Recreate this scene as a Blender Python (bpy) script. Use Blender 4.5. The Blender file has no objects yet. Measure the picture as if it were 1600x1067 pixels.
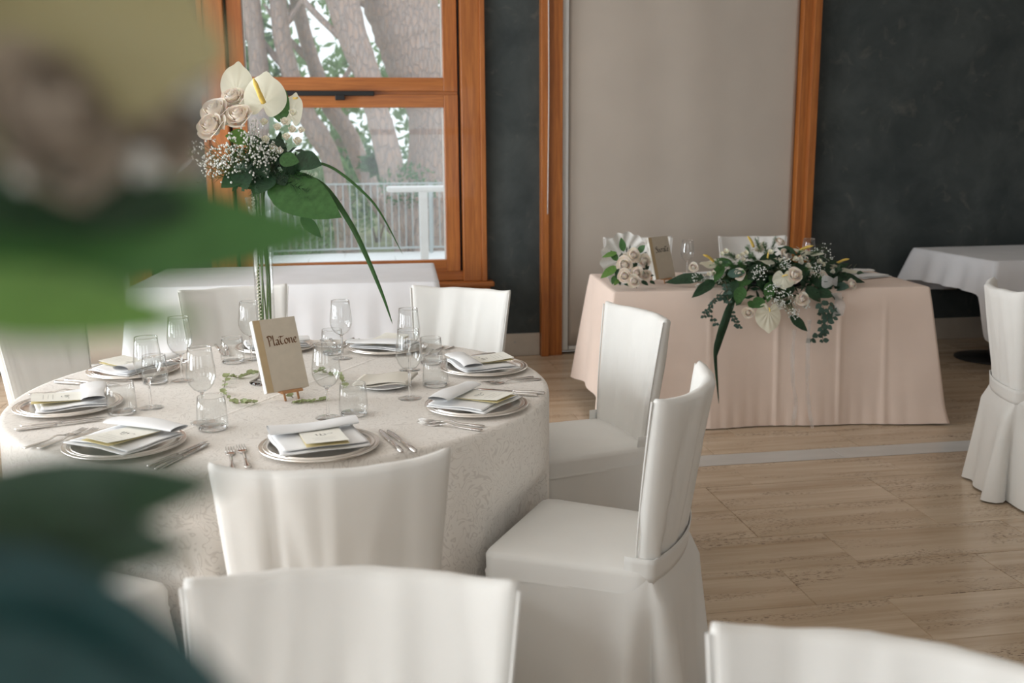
import bpy, math, random
from mathutils import Vector, Matrix, noise
SC = bpy.context.scene
COL = SC.collection
R = math.radians
PI = math.pi

# ------------------------------------------------------------------ camera
cam_d = bpy.data.cameras.new('camera')
cam = bpy.data.objects.new('camera', cam_d); COL.objects.link(cam)
YAW, PITCH, ROLL = R(9.1), R(10.96), R(0.39)
fw = Vector((math.sin(YAW)*math.cos(PITCH), math.cos(YAW)*math.cos(PITCH), -math.sin(PITCH)))
rt = Vector((math.cos(YAW), -math.sin(YAW), 0)); up = rt.cross(fw)
rt2 = rt*math.cos(ROLL)-up*math.sin(ROLL); up2 = up*math.cos(ROLL)+rt*math.sin(ROLL)
cam.matrix_world = Matrix(((rt2.x, up2.x, -fw.x, 0), (rt2.y, up2.y, -fw.y, 0), (rt2.z, up2.z, -fw.z, 1.5), (0, 0, 0, 1)))
cam_d.sensor_width = 36; cam_d.lens = 35.01; cam_d.clip_start = 0.02; cam_d.clip_end = 200
cam_d.dof.use_dof = True; cam_d.dof.focus_distance = 3.35; cam_d.dof.aperture_fstop = 3.4
SC.camera = cam

# ------------------------------------------------------------------ world and daylight
w = bpy.data.worlds.new('sky'); SC.world = w; w.use_nodes = True
bg = w.node_tree.nodes['Background']
bg.inputs[0].default_value = (0.90, 0.96, 1.0, 1); bg.inputs[1].default_value = 1.7

def area(name, loc, rot, sx, sy, power, col):
    l = bpy.data.lights.new(name, 'AREA'); l.shape = 'RECTANGLE'; l.size = sx; l.size_y = sy
    l.energy = power; l.color = col
    o = bpy.data.objects.new(name, l); COL.objects.link(o); o.location = loc; o.rotation_euler = rot
    return o
COOL = (0.90, 0.96, 1.0)
XL, XR, YB, YF, ZC = -4.2, 6.4, 7.1, -3.6, 3.2
# daylight of the three tall windows in the left wall and the two behind the camera
for y, pw in ((-1.2, 55), (1.6, 160), (4.4, 225)):
    area('window_daylight', (XL-0.02, y, 1.6), (0, R(-90), 0), 2.3, 2.1, pw, COOL)
for x in (-2.2, 1.2):
    area('window_daylight', (x, YF-0.02, 1.6), (R(90), 0, 0), 2.2, 2.1, 17, COOL)
SC.view_settings.view_transform = 'Standard'; SC.view_settings.look = 'None'
SC.view_settings.gamma = 1; SC.view_settings.use_curve_mapping = False
SC.view_settings.exposure = -0.16
cy = SC.cycles
cy.use_denoising = True; cy.max_bounces = 10; cy.diffuse_bounces = 4; cy.glossy_bounces = 4
cy.transmission_bounces = 8; cy.transparent_max_bounces = 24; cy.sample_clamp_indirect = 6

# ------------------------------------------------------------------ materials
MATS = {}
def newmat(name):
    m = bpy.data.materials.new(name); m.use_nodes = True; MATS[name] = m
    nt = m.node_tree; return m, nt, nt.nodes['Principled BSDF']
def N(nt, kind, **kw):
    n = nt.nodes.new(kind)
    for k, v in kw.items(): setattr(n, k, v)
    return n
def coords(nt, sc=(1, 1, 1), rot=(0, 0, 0), rnd=False, kind='Object'):
    tc = N(nt, 'ShaderNodeTexCoord'); mp = N(nt, 'ShaderNodeMapping')
    mp.inputs['Scale'].default_value = sc; mp.inputs['Rotation'].default_value = rot
    src = tc.outputs[kind]
    if rnd:
        oi = N(nt, 'ShaderNodeObjectInfo'); ad = N(nt, 'ShaderNodeVectorMath', operation='MULTIPLY_ADD')
        ad.inputs[1].default_value = (37, 23, 11); cb = N(nt, 'ShaderNodeCombineXYZ')
        for i in range(3): nt.links.new(oi.outputs['Random'], cb.inputs[i])
        nt.links.new(cb.outputs[0], ad.inputs[0]); nt.links.new(src, ad.inputs[2]); src = ad.outputs[0]
    nt.links.new(src, mp.inputs[0]); return mp.outputs[0]
def noise_n(nt, vec, scale, detail=3, rough=.5, dist=0):
    n = N(nt, 'ShaderNodeTexNoise'); n.inputs['Scale'].default_value = scale; n.inputs['Detail'].default_value = detail
    n.inputs['Roughness'].default_value = rough; n.inputs['Distortion'].default_value = dist
    nt.links.new(vec, n.inputs['Vector']); return n.outputs['Fac']
def ramp(nt, fac, stops):
    r = N(nt, 'ShaderNodeValToRGB'); e = r.color_ramp.elements
    while len(e) < len(stops): e.new(.5)
    for el, (p, c) in zip(e, stops):
        el.position = p; el.color = (c, c, c, 1) if isinstance(c, (int, float)) else (*c, 1)
    nt.links.new(fac, r.inputs[0]); return r.outputs[0]
def mixc(nt, fac, a, b, mode='MIX'):
    m = N(nt, 'ShaderNodeMix', data_type='RGBA', blend_type=mode)
    for sock, v in ((m.inputs[0], fac), (m.inputs[6], a), (m.inputs[7], b)):
        if isinstance(v, (int, float)): sock.default_value = v
        elif isinstance(v, tuple): sock.default_value = (*v, 1)
        else: nt.links.new(v, sock)
    return m.outputs[2]
def bump(nt, bs, fac, strength, dist=.01, prev=None):
    b = N(nt, 'ShaderNodeBump'); b.inputs['Strength'].default_value = strength; b.inputs['Distance'].default_value = dist
    nt.links.new(fac, b.inputs['Height'])
    if prev: nt.links.new(prev, b.inputs['Normal'])
    nt.links.new(b.outputs[0], bs.inputs['Normal']); return b.outputs[0]
def math_n(nt, op, a, b=None):
    m = N(nt, 'ShaderNodeMath', operation=op)
    for i, v in enumerate((a, b)):
        if v is None: continue
        if isinstance(v, (int, float)): m.inputs[i].default_value = v
        else: nt.links.new(v, m.inputs[i])
    return m.outputs[0]
def pm(name, col, rough=.6, metal=0, spec=.4, var=.12, scale=12, bumps=0, bscale=150, bdist=.002, stretch=(1, 1, 1), sheen=0, sss=0, coat=0, transl=0, rnd=False, col2=None):
    m, nt, bs = newmat(name)
    v = coords(nt, stretch, rnd=rnd)
    f = noise_n(nt, v, scale)
    lo = tuple(c*(1-var) for c in col); hi = col2 or tuple(min(1, c*(1+var)) for c in col)
    nt.links.new(mixc(nt, ramp(nt, f, [(.3, 0.), (.7, 1.)]), lo, hi), bs.inputs['Base Color'])
    bs.inputs['Roughness'].default_value = rough; bs.inputs['Metallic'].default_value = metal
    bs.inputs['Specular IOR Level'].default_value = spec
    bs.inputs['Sheen Weight'].default_value = sheen; bs.inputs['Coat Weight'].default_value = coat
    if sss:
        bs.inputs['Subsurface Weight'].default_value = sss; bs.inputs['Subsurface Radius'].default_value = (.03, .024, .018)
    if bumps: bump(nt, bs, noise_n(nt, v, bscale, 2), bumps, bdist)
    if transl:
        out = nt.nodes['Material Output']; t = N(nt, 'ShaderNodeBsdfTranslucent'); t.inputs[0].default_value = (*hi, 1)
        mx = N(nt, 'ShaderNodeMixShader'); mx.inputs[0].default_value = transl
        nt.links.new(bs.outputs[0], mx.inputs[1]); nt.links.new(t.outputs[0], mx.inputs[2]); nt.links.new(mx.outputs[0], out.inputs[0])
    return m
def thin_glass(name, tint=(1, 1, 1), ior=1.5, haze=0.0):
    m, nt, bs = newmat(name); nt.nodes.remove(bs); out = nt.nodes['Material Output']
    tr = N(nt, 'ShaderNodeBsdfTransparent'); tr.inputs[0].default_value = (*tint, 1)
    gl = N(nt, 'ShaderNodeBsdfGlossy'); gl.inputs['Roughness'].default_value = .02
    ge = N(nt, 'ShaderNodeNewGeometry'); dt = N(nt, 'ShaderNodeVectorMath', operation='DOT_PRODUCT')
    nt.links.new(ge.outputs['Normal'], dt.inputs[0]); nt.links.new(ge.outputs['Incoming'], dt.inputs[1])
    f0 = ((ior-1)/(ior+1))**2                                   # Schlick reflectance of a thin sheet, both faces alike
    pw = math_n(nt, 'POWER', math_n(nt, 'SUBTRACT', 1.0, math_n(nt, 'ABSOLUTE', dt.outputs['Value'])), 5)
    fr = math_n(nt, 'ADD', math_n(nt, 'MULTIPLY', pw, 1-f0), f0)
    mx = N(nt, 'ShaderNodeMixShader'); nt.links.new(fr, mx.inputs[0])
    base = tr.outputs[0]
    if haze:
        df = N(nt, 'ShaderNodeBsdfTranslucent'); df.inputs[0].default_value = (.95, .97, 1, 1)
        m2 = N(nt, 'ShaderNodeMixShader'); m2.inputs[0].default_value = haze
        nt.links.new(base, m2.inputs[1]); nt.links.new(df.outputs[0], m2.inputs[2]); base = m2.outputs[0]
    nt.links.new(base, mx.inputs[1]); nt.links.new(gl.outputs[0], mx.inputs[2]); nt.links.new(mx.outputs[0], out.inputs[0])
    return m
def real_glass(name):
    m, nt, bs = newmat(name)
    bs.inputs['Base Color'].default_value = (1, 1, 1, 1); bs.inputs['Roughness'].default_value = .0
    bs.inputs['Transmission Weight'].default_value = 1; bs.inputs['IOR'].default_value = 1.48
    return m

pm('chair_cloth', (.80, .785, .75), .85, spec=.15, var=.02, scale=6, bumps=.12, bscale=900, bdist=.001, sheen=.15)
pm('white_cloth', (.78, .78, .80), .85, spec=.15, var=.03, scale=5, bumps=.1, bscale=700, bdist=.001, sheen=.1)
pm('napkin_cloth', (.86, .86, .86), .8, spec=.15, var=.02, scale=9, bumps=.1, bscale=900, bdist=.001)
pm('cream_napkin', (.74, .70, .62), .85, spec=.15, var=.03, bumps=.1, bscale=900, bdist=.001)
pm('blush_cloth', (.86, .70, .605), .85, spec=.15, var=.03, scale=4, bumps=.15, bscale=500, bdist=.001, sheen=.1)
pm('blind_fabric', (.55, .485, .42), .9, spec=.1, var=.04, scale=2, bumps=.08, bscale=400, bdist=.001)
pm('baseboard_paint', (.55, .50, .43), .55, var=.04)
pm('white_paint', (.78, .78, .76), .55, var=.03)
pm('outdoor_white', (.85, .86, .86), .5, var=.03)
pm('rail_metal', (.40, .44, .44), .5, var=.03)
pm('ceiling_paint', (.80, .78, .75), .9, var=.02)
pm('side_plaster', (.55, .50, .45), .9, var=.05)
pm('silver', (.90, .86, .81), .30, metal=1, var=.04, scale=30)
pm('steel', (.74, .72, .70), .2, metal=1, var=.04, scale=30)
pm('black_metal', (.012, .013, .014), .45, var=.1)
pm('card_paper', (.90, .885, .81), .8, spec=.2, var=.02)
pm('card_inside', (.84, .72, .40), .8, spec=.2, var=.03)
pm('book_cover', (.60, .53, .43), .7, spec=.25, var=.03, scale=40)
pm('book_band', (.53, .40, .24), .7, spec=.25, var=.04, scale=40)
pm('book_pages', (.86, .84, .78), .85, var=.03, scale=60, stretch=(1, 30, 1))
pm('ink_brown', (.16, .07, .025), .7, var=.2)
pm('ink_black', (.02, .02, .02), .7, var=.1)
pm('ink_grey', (.45, .43, .40), .7, var=.1)
pm('easel_wood', (.50, .26, .12), .5, var=.15, scale=30, stretch=(1, 1, 6))
pm('porcelain', (.85, .85, .84), .12, spec=.5, var=.01)
pm('petal_cream', (.97, .88, .78), .6, spec=.2, var=.02, scale=30, transl=.15, sss=.8, col2=(.98, .84, .73), rnd=True)
pm('petal_white', (.88, .86, .80), .6, spec=.2, var=.04, scale=30, transl=.25, rnd=True)
pm('spray_bud', (.97, .91, .78), .6, spec=.2, var=.05, scale=60, transl=.15, sss=.8, rnd=True)
pm('spathe', (.88, .87, .72), .3, spec=.5, var=.05, scale=15, transl=.3)
pm('spathe_shaded', (.40, .36, .19), .4, spec=.3, var=.08, scale=15, transl=.2)  # cream spathe with the foreground shade put into its colour
pm('petal_shaded', (.50, .43, .35), .7, spec=.2, var=.06, transl=.2)  # cream rose petal, darkened to paint in the near flowers' shade
pm('spadix', (.85, .60, .14), .6, var=.15, scale=80, bumps=.4, bscale=600)
pm('gypsophila', (.86, .87, .83), .8, var=.04)
pm('leaf_dark', (.022, .06, .028), .35, spec=.4, var=.35, scale=14, transl=.12, rnd=True)
pm('leaf_mid', (.06, .155, .045), .4, spec=.4, var=.3, scale=14, transl=.25, rnd=True)
pm('leaf_bright', (.13, .26, .06), .45, spec=.4, var=.25, scale=14, transl=.3, rnd=True)
pm('leaf_ivy', (.20, .27, .10), .5, spec=.3, var=.3, scale=90, transl=.3, rnd=True, col2=(.50, .55, .30))
pm('leaf_eucalyptus', (.06, .11, .085), .55, spec=.3, var=.25, scale=20, transl=.1, rnd=True)
pm('leaf_teal', (.010, .055, .055), .4, spec=.4, var=.25, scale=10, transl=.15)
pm('leaf_pale', (.45, .55, .60), .5, var=.1, transl=.2)
pm('stem_green', (.09, .16, .04), .6, var=.2)
pm('stem_brown', (.13, .08, .05), .7, var=.2)
pm('bead', (.85, .80, .68), .3, spec=.5, var=.05)
pm('cord_white', (.75, .73, .70), .6, var=.03)
pm('socket_plate', (.42, .38, .31), .5, var=.03)
pm('bouquet_wrap', (.84, .83, .80), .9, var=.04, scale=60, bumps=.4, bscale=300)
pm('stone_outside', (.62, .60, .56), .8, var=.12, scale=3)
pm('earth', (.22, .24, .13), .95, var=.4, scale=1.2, bumps=.5, bscale=20, bdist=.05)
pm('tree_leaf', (.08, .19, .075), .6, var=.35, scale=1.5, transl=.4)
pm('tree_leaf_pale', (.20, .31, .14), .6, var=.3, scale=1.5, transl=.45)
pm('terracotta', (.50, .24, .14), .8, var=.15)
thin_glass('glass_thin', (.985, .99, .99), 1.6)
thin_glass('window_glass', (.97, .98, .98), 1.35, haze=.05)
real_glass('glass_solid')

def make_wood(name, axis, base=(.50, .172, .036), dark=(.33, .098, .020)):
    m, nt, bs = newmat(name)
    sc = [14, 14, 14]; sc[axis] = .7
    v = coords(nt, tuple(sc), rnd=True)
    f = noise_n(nt, v, 3.2, 6, .6, .6)
    c = mixc(nt, ramp(nt, f, [(.33, 0.), (.66, 1.)]), dark, base)
    f2 = noise_n(nt, v, 12, 2)
    c = mixc(nt, ramp(nt, f2, [(.55, 0.), (.75, .35)]), c, tuple(x*.55 for x in dark))
    nt.links.new(c, bs.inputs['Base Color']); bs.inputs['Roughness'].default_value = .42
    bs.inputs['Coat Weight'].default_value = .12; bump(nt, bs, f, .08, .003)
make_wood('wood_v', 2); make_wood('wood_h', 0)

m, nt, bs = newmat('slate_plaster')
v = coords(nt); f = noise_n(nt, v, 2.2, 5, .62, .4); f2 = noise_n(nt, v, 7, 4, .6, .8)
c = mixc(nt, ramp(nt, f, [(.35, 0.), (.7, 1.)]), (.039, .049, .050), (.08, .092, .09))
c = mixc(nt, ramp(nt, f2, [(.58, 0.), (.78, .5)]), c, (.16, .155, .13))
nt.links.new(c, bs.inputs['Base Color']); bs.inputs['Roughness'].default_value = .62
bs.inputs['Specular IOR Level'].default_value = .3; bump(nt, bs, f2, .15, .01)

m, nt, bs = newmat('travertine')
v = coords(nt, (.55, 9, 1), rnd=True); f = noise_n(nt, v, 1.6, 6, .62, .35)
c = mixc(nt, ramp(nt, f, [(.3, 0.), (.5, .5), (.72, 1.)]), (.45, .32, .205), (.72, .58, .435))
oi = N(nt, 'ShaderNodeObjectInfo')
c = mixc(nt, math_n(nt, 'MULTIPLY', oi.outputs['Random'], .35), c, (.58, .445, .31))
vp = coords(nt, (52, 190, 1), rnd=True); pit = noise_n(nt, vp, 1.0, 2, .5)
vb = coords(nt, (1.3, 7, 1), rnd=True); band = noise_n(nt, vb, 1.4, 3, .5)
pm_ = math_n(nt, 'MULTIPLY', ramp(nt, pit, [(.56, 0.), (.64, 1.)]), ramp(nt, band, [(.50, 0.), (.60, 1.)]))
c = mixc(nt, math_n(nt, 'MULTIPLY', pm_, .8), c, (.16, .105, .07))
nt.links.new(c, bs.inputs['Base Color']); bs.inputs['Roughness'].default_value = .22
bs.inputs['Specular IOR Level'].default_value = .5; bump(nt, bs, math_n(nt, 'MULTIPLY', pm_, -1), .3, .003)
pm('grout', (.36, .27, .19), .9, var=.1)
pm('white_marble', (.60, .585, .56), .22, spec=.5, var=.06, scale=3, stretch=(1, 3, 1), rnd=True)

m, nt, bs = newmat('jacquard')
v = coords(nt); f = noise_n(nt, v, 17, 1.2, .5, 1.6)
line = ramp(nt, math_n(nt, 'ABSOLUTE', math_n(nt, 'SUBTRACT', math_n(nt, 'FRACT', math_n(nt, 'MULTIPLY', f, 7)), .5)), [(.05, 1.), (.14, 0.)])
c = mixc(nt, math_n(nt, 'MULTIPLY', line, .6), (.82, .775, .72), (.60, .55, .50))
nt.links.new(c, bs.inputs['Base Color']); bs.inputs['Roughness'].default_value = .7
bs.inputs['Specular IOR Level'].default_value = .3; bs.inputs['Sheen Weight'].default_value = .1
b1 = bump(nt, bs, line, .15, .001)
# the crossed ironing creases of the folded cloth
sx = N(nt, 'ShaderNodeSeparateXYZ'); nt.links.new(coords(nt, rot=(0, 0, R(32))), sx.inputs[0])
cr = None
for o_, ax in ((.027, 0),):
    d = ramp(nt, math_n(nt, 'ABSOLUTE', math_n(nt, 'SUBTRACT', sx.outputs[ax], o_)), [(0., 1.), (.006, 0.)])
    cr = d if cr is None else math_n(nt, 'MAXIMUM', cr, d)
bump(nt, bs, cr, .45, .004, b1)

m, nt, bs = newmat('bark')
v = coords(nt, (7, 7, 2.2)); vo = N(nt, 'ShaderNodeTexVoronoi', feature='DISTANCE_TO_EDGE'); vo.inputs['Scale'].default_value = 2.4
f = noise_n(nt, v, 3, 5, .65, .8)
mxv = N(nt, 'ShaderNodeMix', data_type='VECTOR'); mxv.inputs[0].default_value = .12
nt.links.new(v, mxv.inputs[4]); nz = N(nt, 'ShaderNodeTexNoise'); nz.inputs['Scale'].default_value = 4; nt.links.new(v, nz.inputs['Vector'])
nt.links.new(nz.outputs['Color'], mxv.inputs[5]); nt.links.new(mxv.outputs[1], vo.inputs['Vector'])
edge = ramp(nt, vo.outputs['Distance'], [(.0, 0.), (.12, 1.)])
c = mixc(nt, ramp(nt, f, [(.3, 0.), (.7, 1.)]), (.42, .36, .34), (.50, .33, .25))
c = mixc(nt, edge, (.34, .28, .26), c)
nt.links.new(c, bs.inputs['Base Color']); bs.inputs['Roughness'].default_value = .95
bump(nt, bs, edge, .6, .03)

# ------------------------------------------------------------------ mesh helpers
def tag(o, label=None, cat=None, group=None, kind=None):
    if label: o['label'] = label
    if cat: o['category'] = cat
    if group: o['group'] = group
    if kind: o['kind'] = kind
    return o
def empty(name, loc=(0, 0, 0), rz=0, label=None, cat=None, group=None):
    o = bpy.data.objects.new(name, None); COL.objects.link(o); o.empty_display_size = .05
    o.location = loc; o.rotation_euler = (0, 0, rz)
    return tag(o, label, cat, group)
def link(name, me, parent=None, loc=None, rot=None, scale=None):
    o = bpy.data.objects.new(name, me); COL.objects.link(o)
    if parent: o.parent = parent
    if loc is not None: o.location = loc
    if rot is not None: o.rotation_euler = rot
    if scale is not None: o.scale = (scale,)*3 if isinstance(scale, (int, float)) else scale
    return o
def orient(o, loc, d, upv=(0, 0, 1), scale=1):
    """x axis along d, z axis near upv"""
    x = Vector(d).normalized(); z = Vector(upv); z = z-x*z.dot(x)
    if z.length < 1e-4: z = x.orthogonal()
    z.normalize(); y = z.cross(x)
    o.matrix_local = Matrix.Translation(Vector(loc)) @ Matrix((x, y, z)).transposed().to_4x4() @ Matrix.Scale(scale, 4)
    return o
class MB:
    def __init__(s): s.v = []; s.f = []; s.mi = []
    def add(s, vs, fs, mi=0):
        b = len(s.v); s.v += [tuple(p) for p in vs]; s.f += [tuple(i+b for i in f) for f in fs]; s.mi += [mi]*len(fs)
    def box(s, c, d, M=None):
        x, y, z = (k/2 for k in d)
        vs = [Vector((sx*x, sy*y, sz*z)) for sx in (-1, 1) for sy in (-1, 1) for sz in (-1, 1)]
        if M is not None: vs = [M @ p for p in vs]
        s.add([Vector(c)+p for p in vs], [(0, 1, 3, 2), (4, 6, 7, 5), (0, 4, 5, 1), (2, 3, 7, 6), (0, 2, 6, 4), (1, 5, 7, 3)])
        return s
    def b(s, x0, x1, y0, y1, z0, z1): return s.box(((x0+x1)/2, (y0+y1)/2, (z0+z1)/2), (x1-x0, y1-y0, z1-z0))
    def lathe(s, prof, n=32, c=(0, 0, 0), mi=0):
        vs = []; fs = []; k = len(prof)
        for i in range(n):
            a = 2*PI*i/n; ca, sa = math.cos(a), math.sin(a)
            vs += [(c[0]+r*ca, c[1]+r*sa, c[2]+z) for r, z in prof]
        for i in range(n):
            j = (i+1) % n
            for q in range(k-1):
                fs.append((i*k+q, j*k+q, j*k+q+1, i*k+q+1))
        s.add(vs, fs, mi); return s
    def tube(s, pts, rad, n=6, cap=True, mi=0, flat=1.0):
        pts = [Vector(p) for p in pts]; m = len(pts)
        if not isinstance(rad, (list, tuple)): rad = [rad]*m
        vs = []; prev = None
        for i, p in enumerate(pts):
            t = (pts[min(i+1, m-1)]-pts[max(i-1, 0)]).normalized()
            nrm = (prev-t*prev.dot(t)) if prev else (Vector((0, 0, 1))-t*t.z)
            if nrm.length < 1e-3: nrm = t.orthogonal()
            nrm.normalize(); prev = nrm; bn = t.cross(nrm)
            vs += [p+(nrm*math.cos(2*PI*k/n)*flat+bn*math.sin(2*PI*k/n))*rad[i] for k in range(n)]
        fs = [(i*n+k, i*n+(k+1) % n, (i+1)*n+(k+1) % n, (i+1)*n+k) for i in range(m-1) for k in range(n)]
        if cap: fs += [tuple(range(n-1, -1, -1)), tuple((m-1)*n+k for k in range(n))]
        s.add(vs, fs, mi); return s
    def grid(s, fn, nu, nv, closeu=False, mi=0):
        vs = [fn(i/(nu if closeu else nu-1), j/(nv-1)) for j in range(nv) for i in range(nu)]
        fs = []
        for j in range(nv-1):
            for i in range(nu if closeu else nu-1):
                i2 = (i+1) % nu; fs.append((j*nu+i, j*nu+i2, (j+1)*nu+i2, (j+1)*nu+i))
        s.add(vs, fs, mi); return s
    def ball(s, c, r, n=6, m=4, mi=0, sz=1):
        prof = [(r*math.sin(PI*k/m)+1e-5, -r*sz*math.cos(PI*k/m)) for k in range(m+1)]
        return s.lathe(prof, n, c, mi)
    def mesh(s, name, mat, smooth=True):
        me = bpy.data.meshes.new(name); me.from_pydata(s.v, [], s.f)
        for k in (mat if isinstance(mat, (list, tuple)) else [mat]): me.materials.append(MATS[k])
        if any(s.mi): me.polygons.foreach_set('material_index', s.mi)
        if smooth: me.shade_smooth()
        me.update(); return me
    def build(s, name, mat, parent=None, smooth=True, loc=None, rot=None, bevel=0, thick=0):
        o = link(name, s.mesh(name, mat, smooth), parent, loc, rot)
        if thick:
            md = o.modifiers.new('thick', 'SOLIDIFY'); md.thickness = thick; md.offset = 0
        if bevel:
            md = o.modifiers.new('bevel', 'BEVEL'); md.width = bevel; md.segments = 2; md.limit_method = 'ANGLE'
        return o
def bx(name, mat, x0, x1, y0, y1, z0, z1, parent=None, bevel=0):
    c = ((x0+x1)/2, (y0+y1)/2, (z0+z1)/2)
    return MB().box((0, 0, 0), (x1-x0, y1-y0, z1-z0)).build(name, mat, parent, False, c, bevel=bevel)
def copy_tree(o, parent=None):
    c = o.copy(); COL.objects.link(c)
    if parent: c.parent = parent
    for ch in list(o.children): copy_tree(ch, c)
    return c
def spline(pts, n=8):
    P = [Vector(p) for p in pts]; P = [P[0]*2-P[1]]+P+[P[-1]*2-P[-2]]; out = []
    for i in range(1, len(P)-2):
        for k in range(n):
            t = k/n; a, b_, c, d = P[i-1:i+3]
            out.append(.5*((2*b_)+(c-a)*t+(2*a-5*b_+4*c-d)*t*t+(3*b_-a-3*c+d)*t**3))
    out.append(P[-2]); return out
def lerp(a, b, t): return a+(b-a)*t
def sm(a, b, x):
    t = max(0, min(1, (x-a)/(b-a))); return t*t*(3-2*t)

# ================================================================== the setting
def struct(o): o['kind'] = 'structure'; return o
# floor: travertine tiles laid in rows along the wall, one white marble band
floor = struct(MB().b(XL, XR, YF, YB+.1, -.15, -.004).build('floor', 'grout', smooth=False))
ROW, TL = .295, .775
row_y = [2.6+ROW*k for k in range(-7, 6)] + [4.535+ROW*k for k in range(9)]
def tile_mesh(d, w_, mat):
    b = MB(); t = .004; e = .0015
    x, y = d/2-.0012, w_/2-.0012
    vs = [(sx*x, sy*y, -.004) for sx, sy in ((-1, -1), (1, -1), (1, 1), (-1, 1))] + [(sx*(x-e), sy*(y-e), 0) for sx, sy in ((-1, -1), (1, -1), (1, 1), (-1, 1))]
    b.add(vs, [(4, 5, 6, 7)]+[(i, (i+1) % 4, 4+(i+1) % 4, 4+i) for i in range(4)])
    return b.mesh('floor_tile', mat, False)
tm = tile_mesh(TL, ROW, 'travertine')
rng = random.Random(5)
known = {2.6: 1.738, 2.895: 1.486, 3.19: 2.57, 3.485: 1.53, 3.78: 2.304}
n_t = 0
for k, y in enumerate(row_y):
    if y+ROW > YB+.05 and y > YB: continue
    off = known.get(round(y, 3), rng.uniform(0, TL))
    xmin = -2.9 if y > 3 else -1.6
    xmax = min(6.3, .9+y*.66+.8)
    x = off-math.ceil((off-xmin)/TL)*TL
    while x < xmax:
        if x+TL/2 > xmin and n_t < 292:
            link('floor_tile', tm, floor, (x+TL/2, y+ROW/2, 0)); n_t += 1
        x += TL
# the row that closes up to the band is narrower
tn = tile_mesh(TL, 4.36-4.075+.0, 'travertine')
x = -2.9
while x < 4.4:
    link('floor_tile', tn, floor, (x+TL/2, (4.075+4.36)/2+.0, .0002)); x += TL
mm = tile_mesh(.9, .172, 'white_marble')
for k in range(9): link('marble_band', mm, floor, (-2.6+.9*k, 4.447, 0))
rest = MB()
for (x0, x1, y0, y1) in ((XL, -2.95, YF, YB), (-2.95, XR, YF, .53)):
    rest.add([(x0, y0, -.0008), (x1, y0, -.0008), (x1, y1, -.0008), (x0, y1, -.0008)], [(0, 1, 2, 3)])
o = rest.build('floor_field', 'travertine', floor, False); o['kind'] = 'stuff'
rest = MB(); rest.add([(3.4, .5, -.0015), (XR, .5, -.0015), (XR, YB, -.0015), (3.4, YB, -.0015)], [(0, 1, 2, 3)])
o = rest.build('floor_field', 'travertine', floor, False); o['kind'] = 'stuff'

struct(bx('ceiling', 'ceiling_paint', XL-.2, XR+.2, YF-.2, YB+.3, ZC, ZC+.15))
# back wall with the window hole
WX, WZ0, WZ1 = .95, .52, 2.78
wb = MB(); Y0, Y1 = YB+.1, YB+.3
wb.b(XL-.2, -WX, Y0, Y1, 0, ZC).b(WX, XR+.2, Y0, Y1, 0, ZC).b(-WX, WX, Y0, Y1, 0, WZ0).b(-WX, WX, Y0, Y1, WZ1, ZC)
wall_back = struct(wb.build('wall_back', 'side_plaster', smooth=False))
for x0, x1, z0, z1 in ((WX, 1.345, 0, ZC), (3.403, XR, 0, ZC), (-1.345, -WX, 0, ZC), (XL, -3.403, 0, ZC), (-WX, WX, 0, WZ0), (-WX, WX, WZ1, ZC)):
    bx('plaster_panel', 'slate_plaster', x0, x1, YB, YB+.1, z0, z1, wall_back)
# left wall with three window openings, rear wall with two, plain right wall
wl = MB(); ys = [YF-.2]
for y in (-1.2, 1.6, 4.4): ys += [y-1.05, y+1.05]
ys.append(YB+.3)
for i in range(0, len(ys), 2): wl.b(XL-.2, XL, ys[i], ys[i+1], 0, ZC)
for y in (-1.2, 1.6, 4.4): wl.b(XL-.2, XL, y-1.05, y+1.05, 0, .45).b(XL-.2, XL, y-1.05, y+1.05, 2.75, ZC)
struct(wl.build('wall_left', 'side_plaster', smooth=False))
wr = MB()
for a, b_ in ((XL-.2, -3.3), (-1.1, .1), (2.3, XR+.2)): wr.b(a, b_, YF-.2, YF, 0, ZC)
for x in (-2.2, 1.2): wr.b(x-1.1, x+1.1, YF-.2, YF, 0, .55).b(x-1.1, x+1.1, YF-.2, YF, 2.65, ZC)
struct(wr.build('wall_front', 'side_plaster', smooth=False))
struct(bx('wall_right', 'side_plaster', XR, XR+.2, YF, YB+.1, 0, ZC))
nwin = 2
for y in (-1.2, 1.6, 4.4):
    f = empty('window_%d' % nwin, (XL+.02, y, 0)); struct(f); nwin += 1
    for s in (-1, 1): bx('stile', 'wood_v', -.05, .05, s*1.0-.05, s*1.0+.05, .45, 2.75, f)
    for z in (.5, 1.8, 2.7): bx('rail', 'wood_h', -.04, .04, -.95, .95, z-.05, z+.05, f)
for x in (-2.2, 1.2):
    f = empty('window_%d' % nwin, (x, YF+.02, 0)); struct(f); nwin += 1
    for s in (-1, 1): bx('stile', 'wood_v', s*1.05-.05, s*1.05+.05, -.05, .05, .55, 2.65, f)
    for z in (.6, 1.8, 2.6): bx('rail', 'wood_h', -1, 1, -.04, .04, z-.05, z+.05, f)
# baseboards
bb = empty('baseboard_back', (0, 0, 0)); struct(bb)
for x0, x1 in ((-1.345, 1.343), (3.405, XR), (XL, -3.405)):
    bx('board', 'baseboard_paint', x0, x1, YB-.016, YB-.0005, 0.001, .167, bb, bevel=.003)
MB().lathe([(.0001, 0), (.008, 0), (.008, .003), (.0001, .003)], 10).build('screw_cap', 'ink_grey', bb, False, (1.156, YB-.0165, .104), (R(90), 0, 0))

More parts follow.
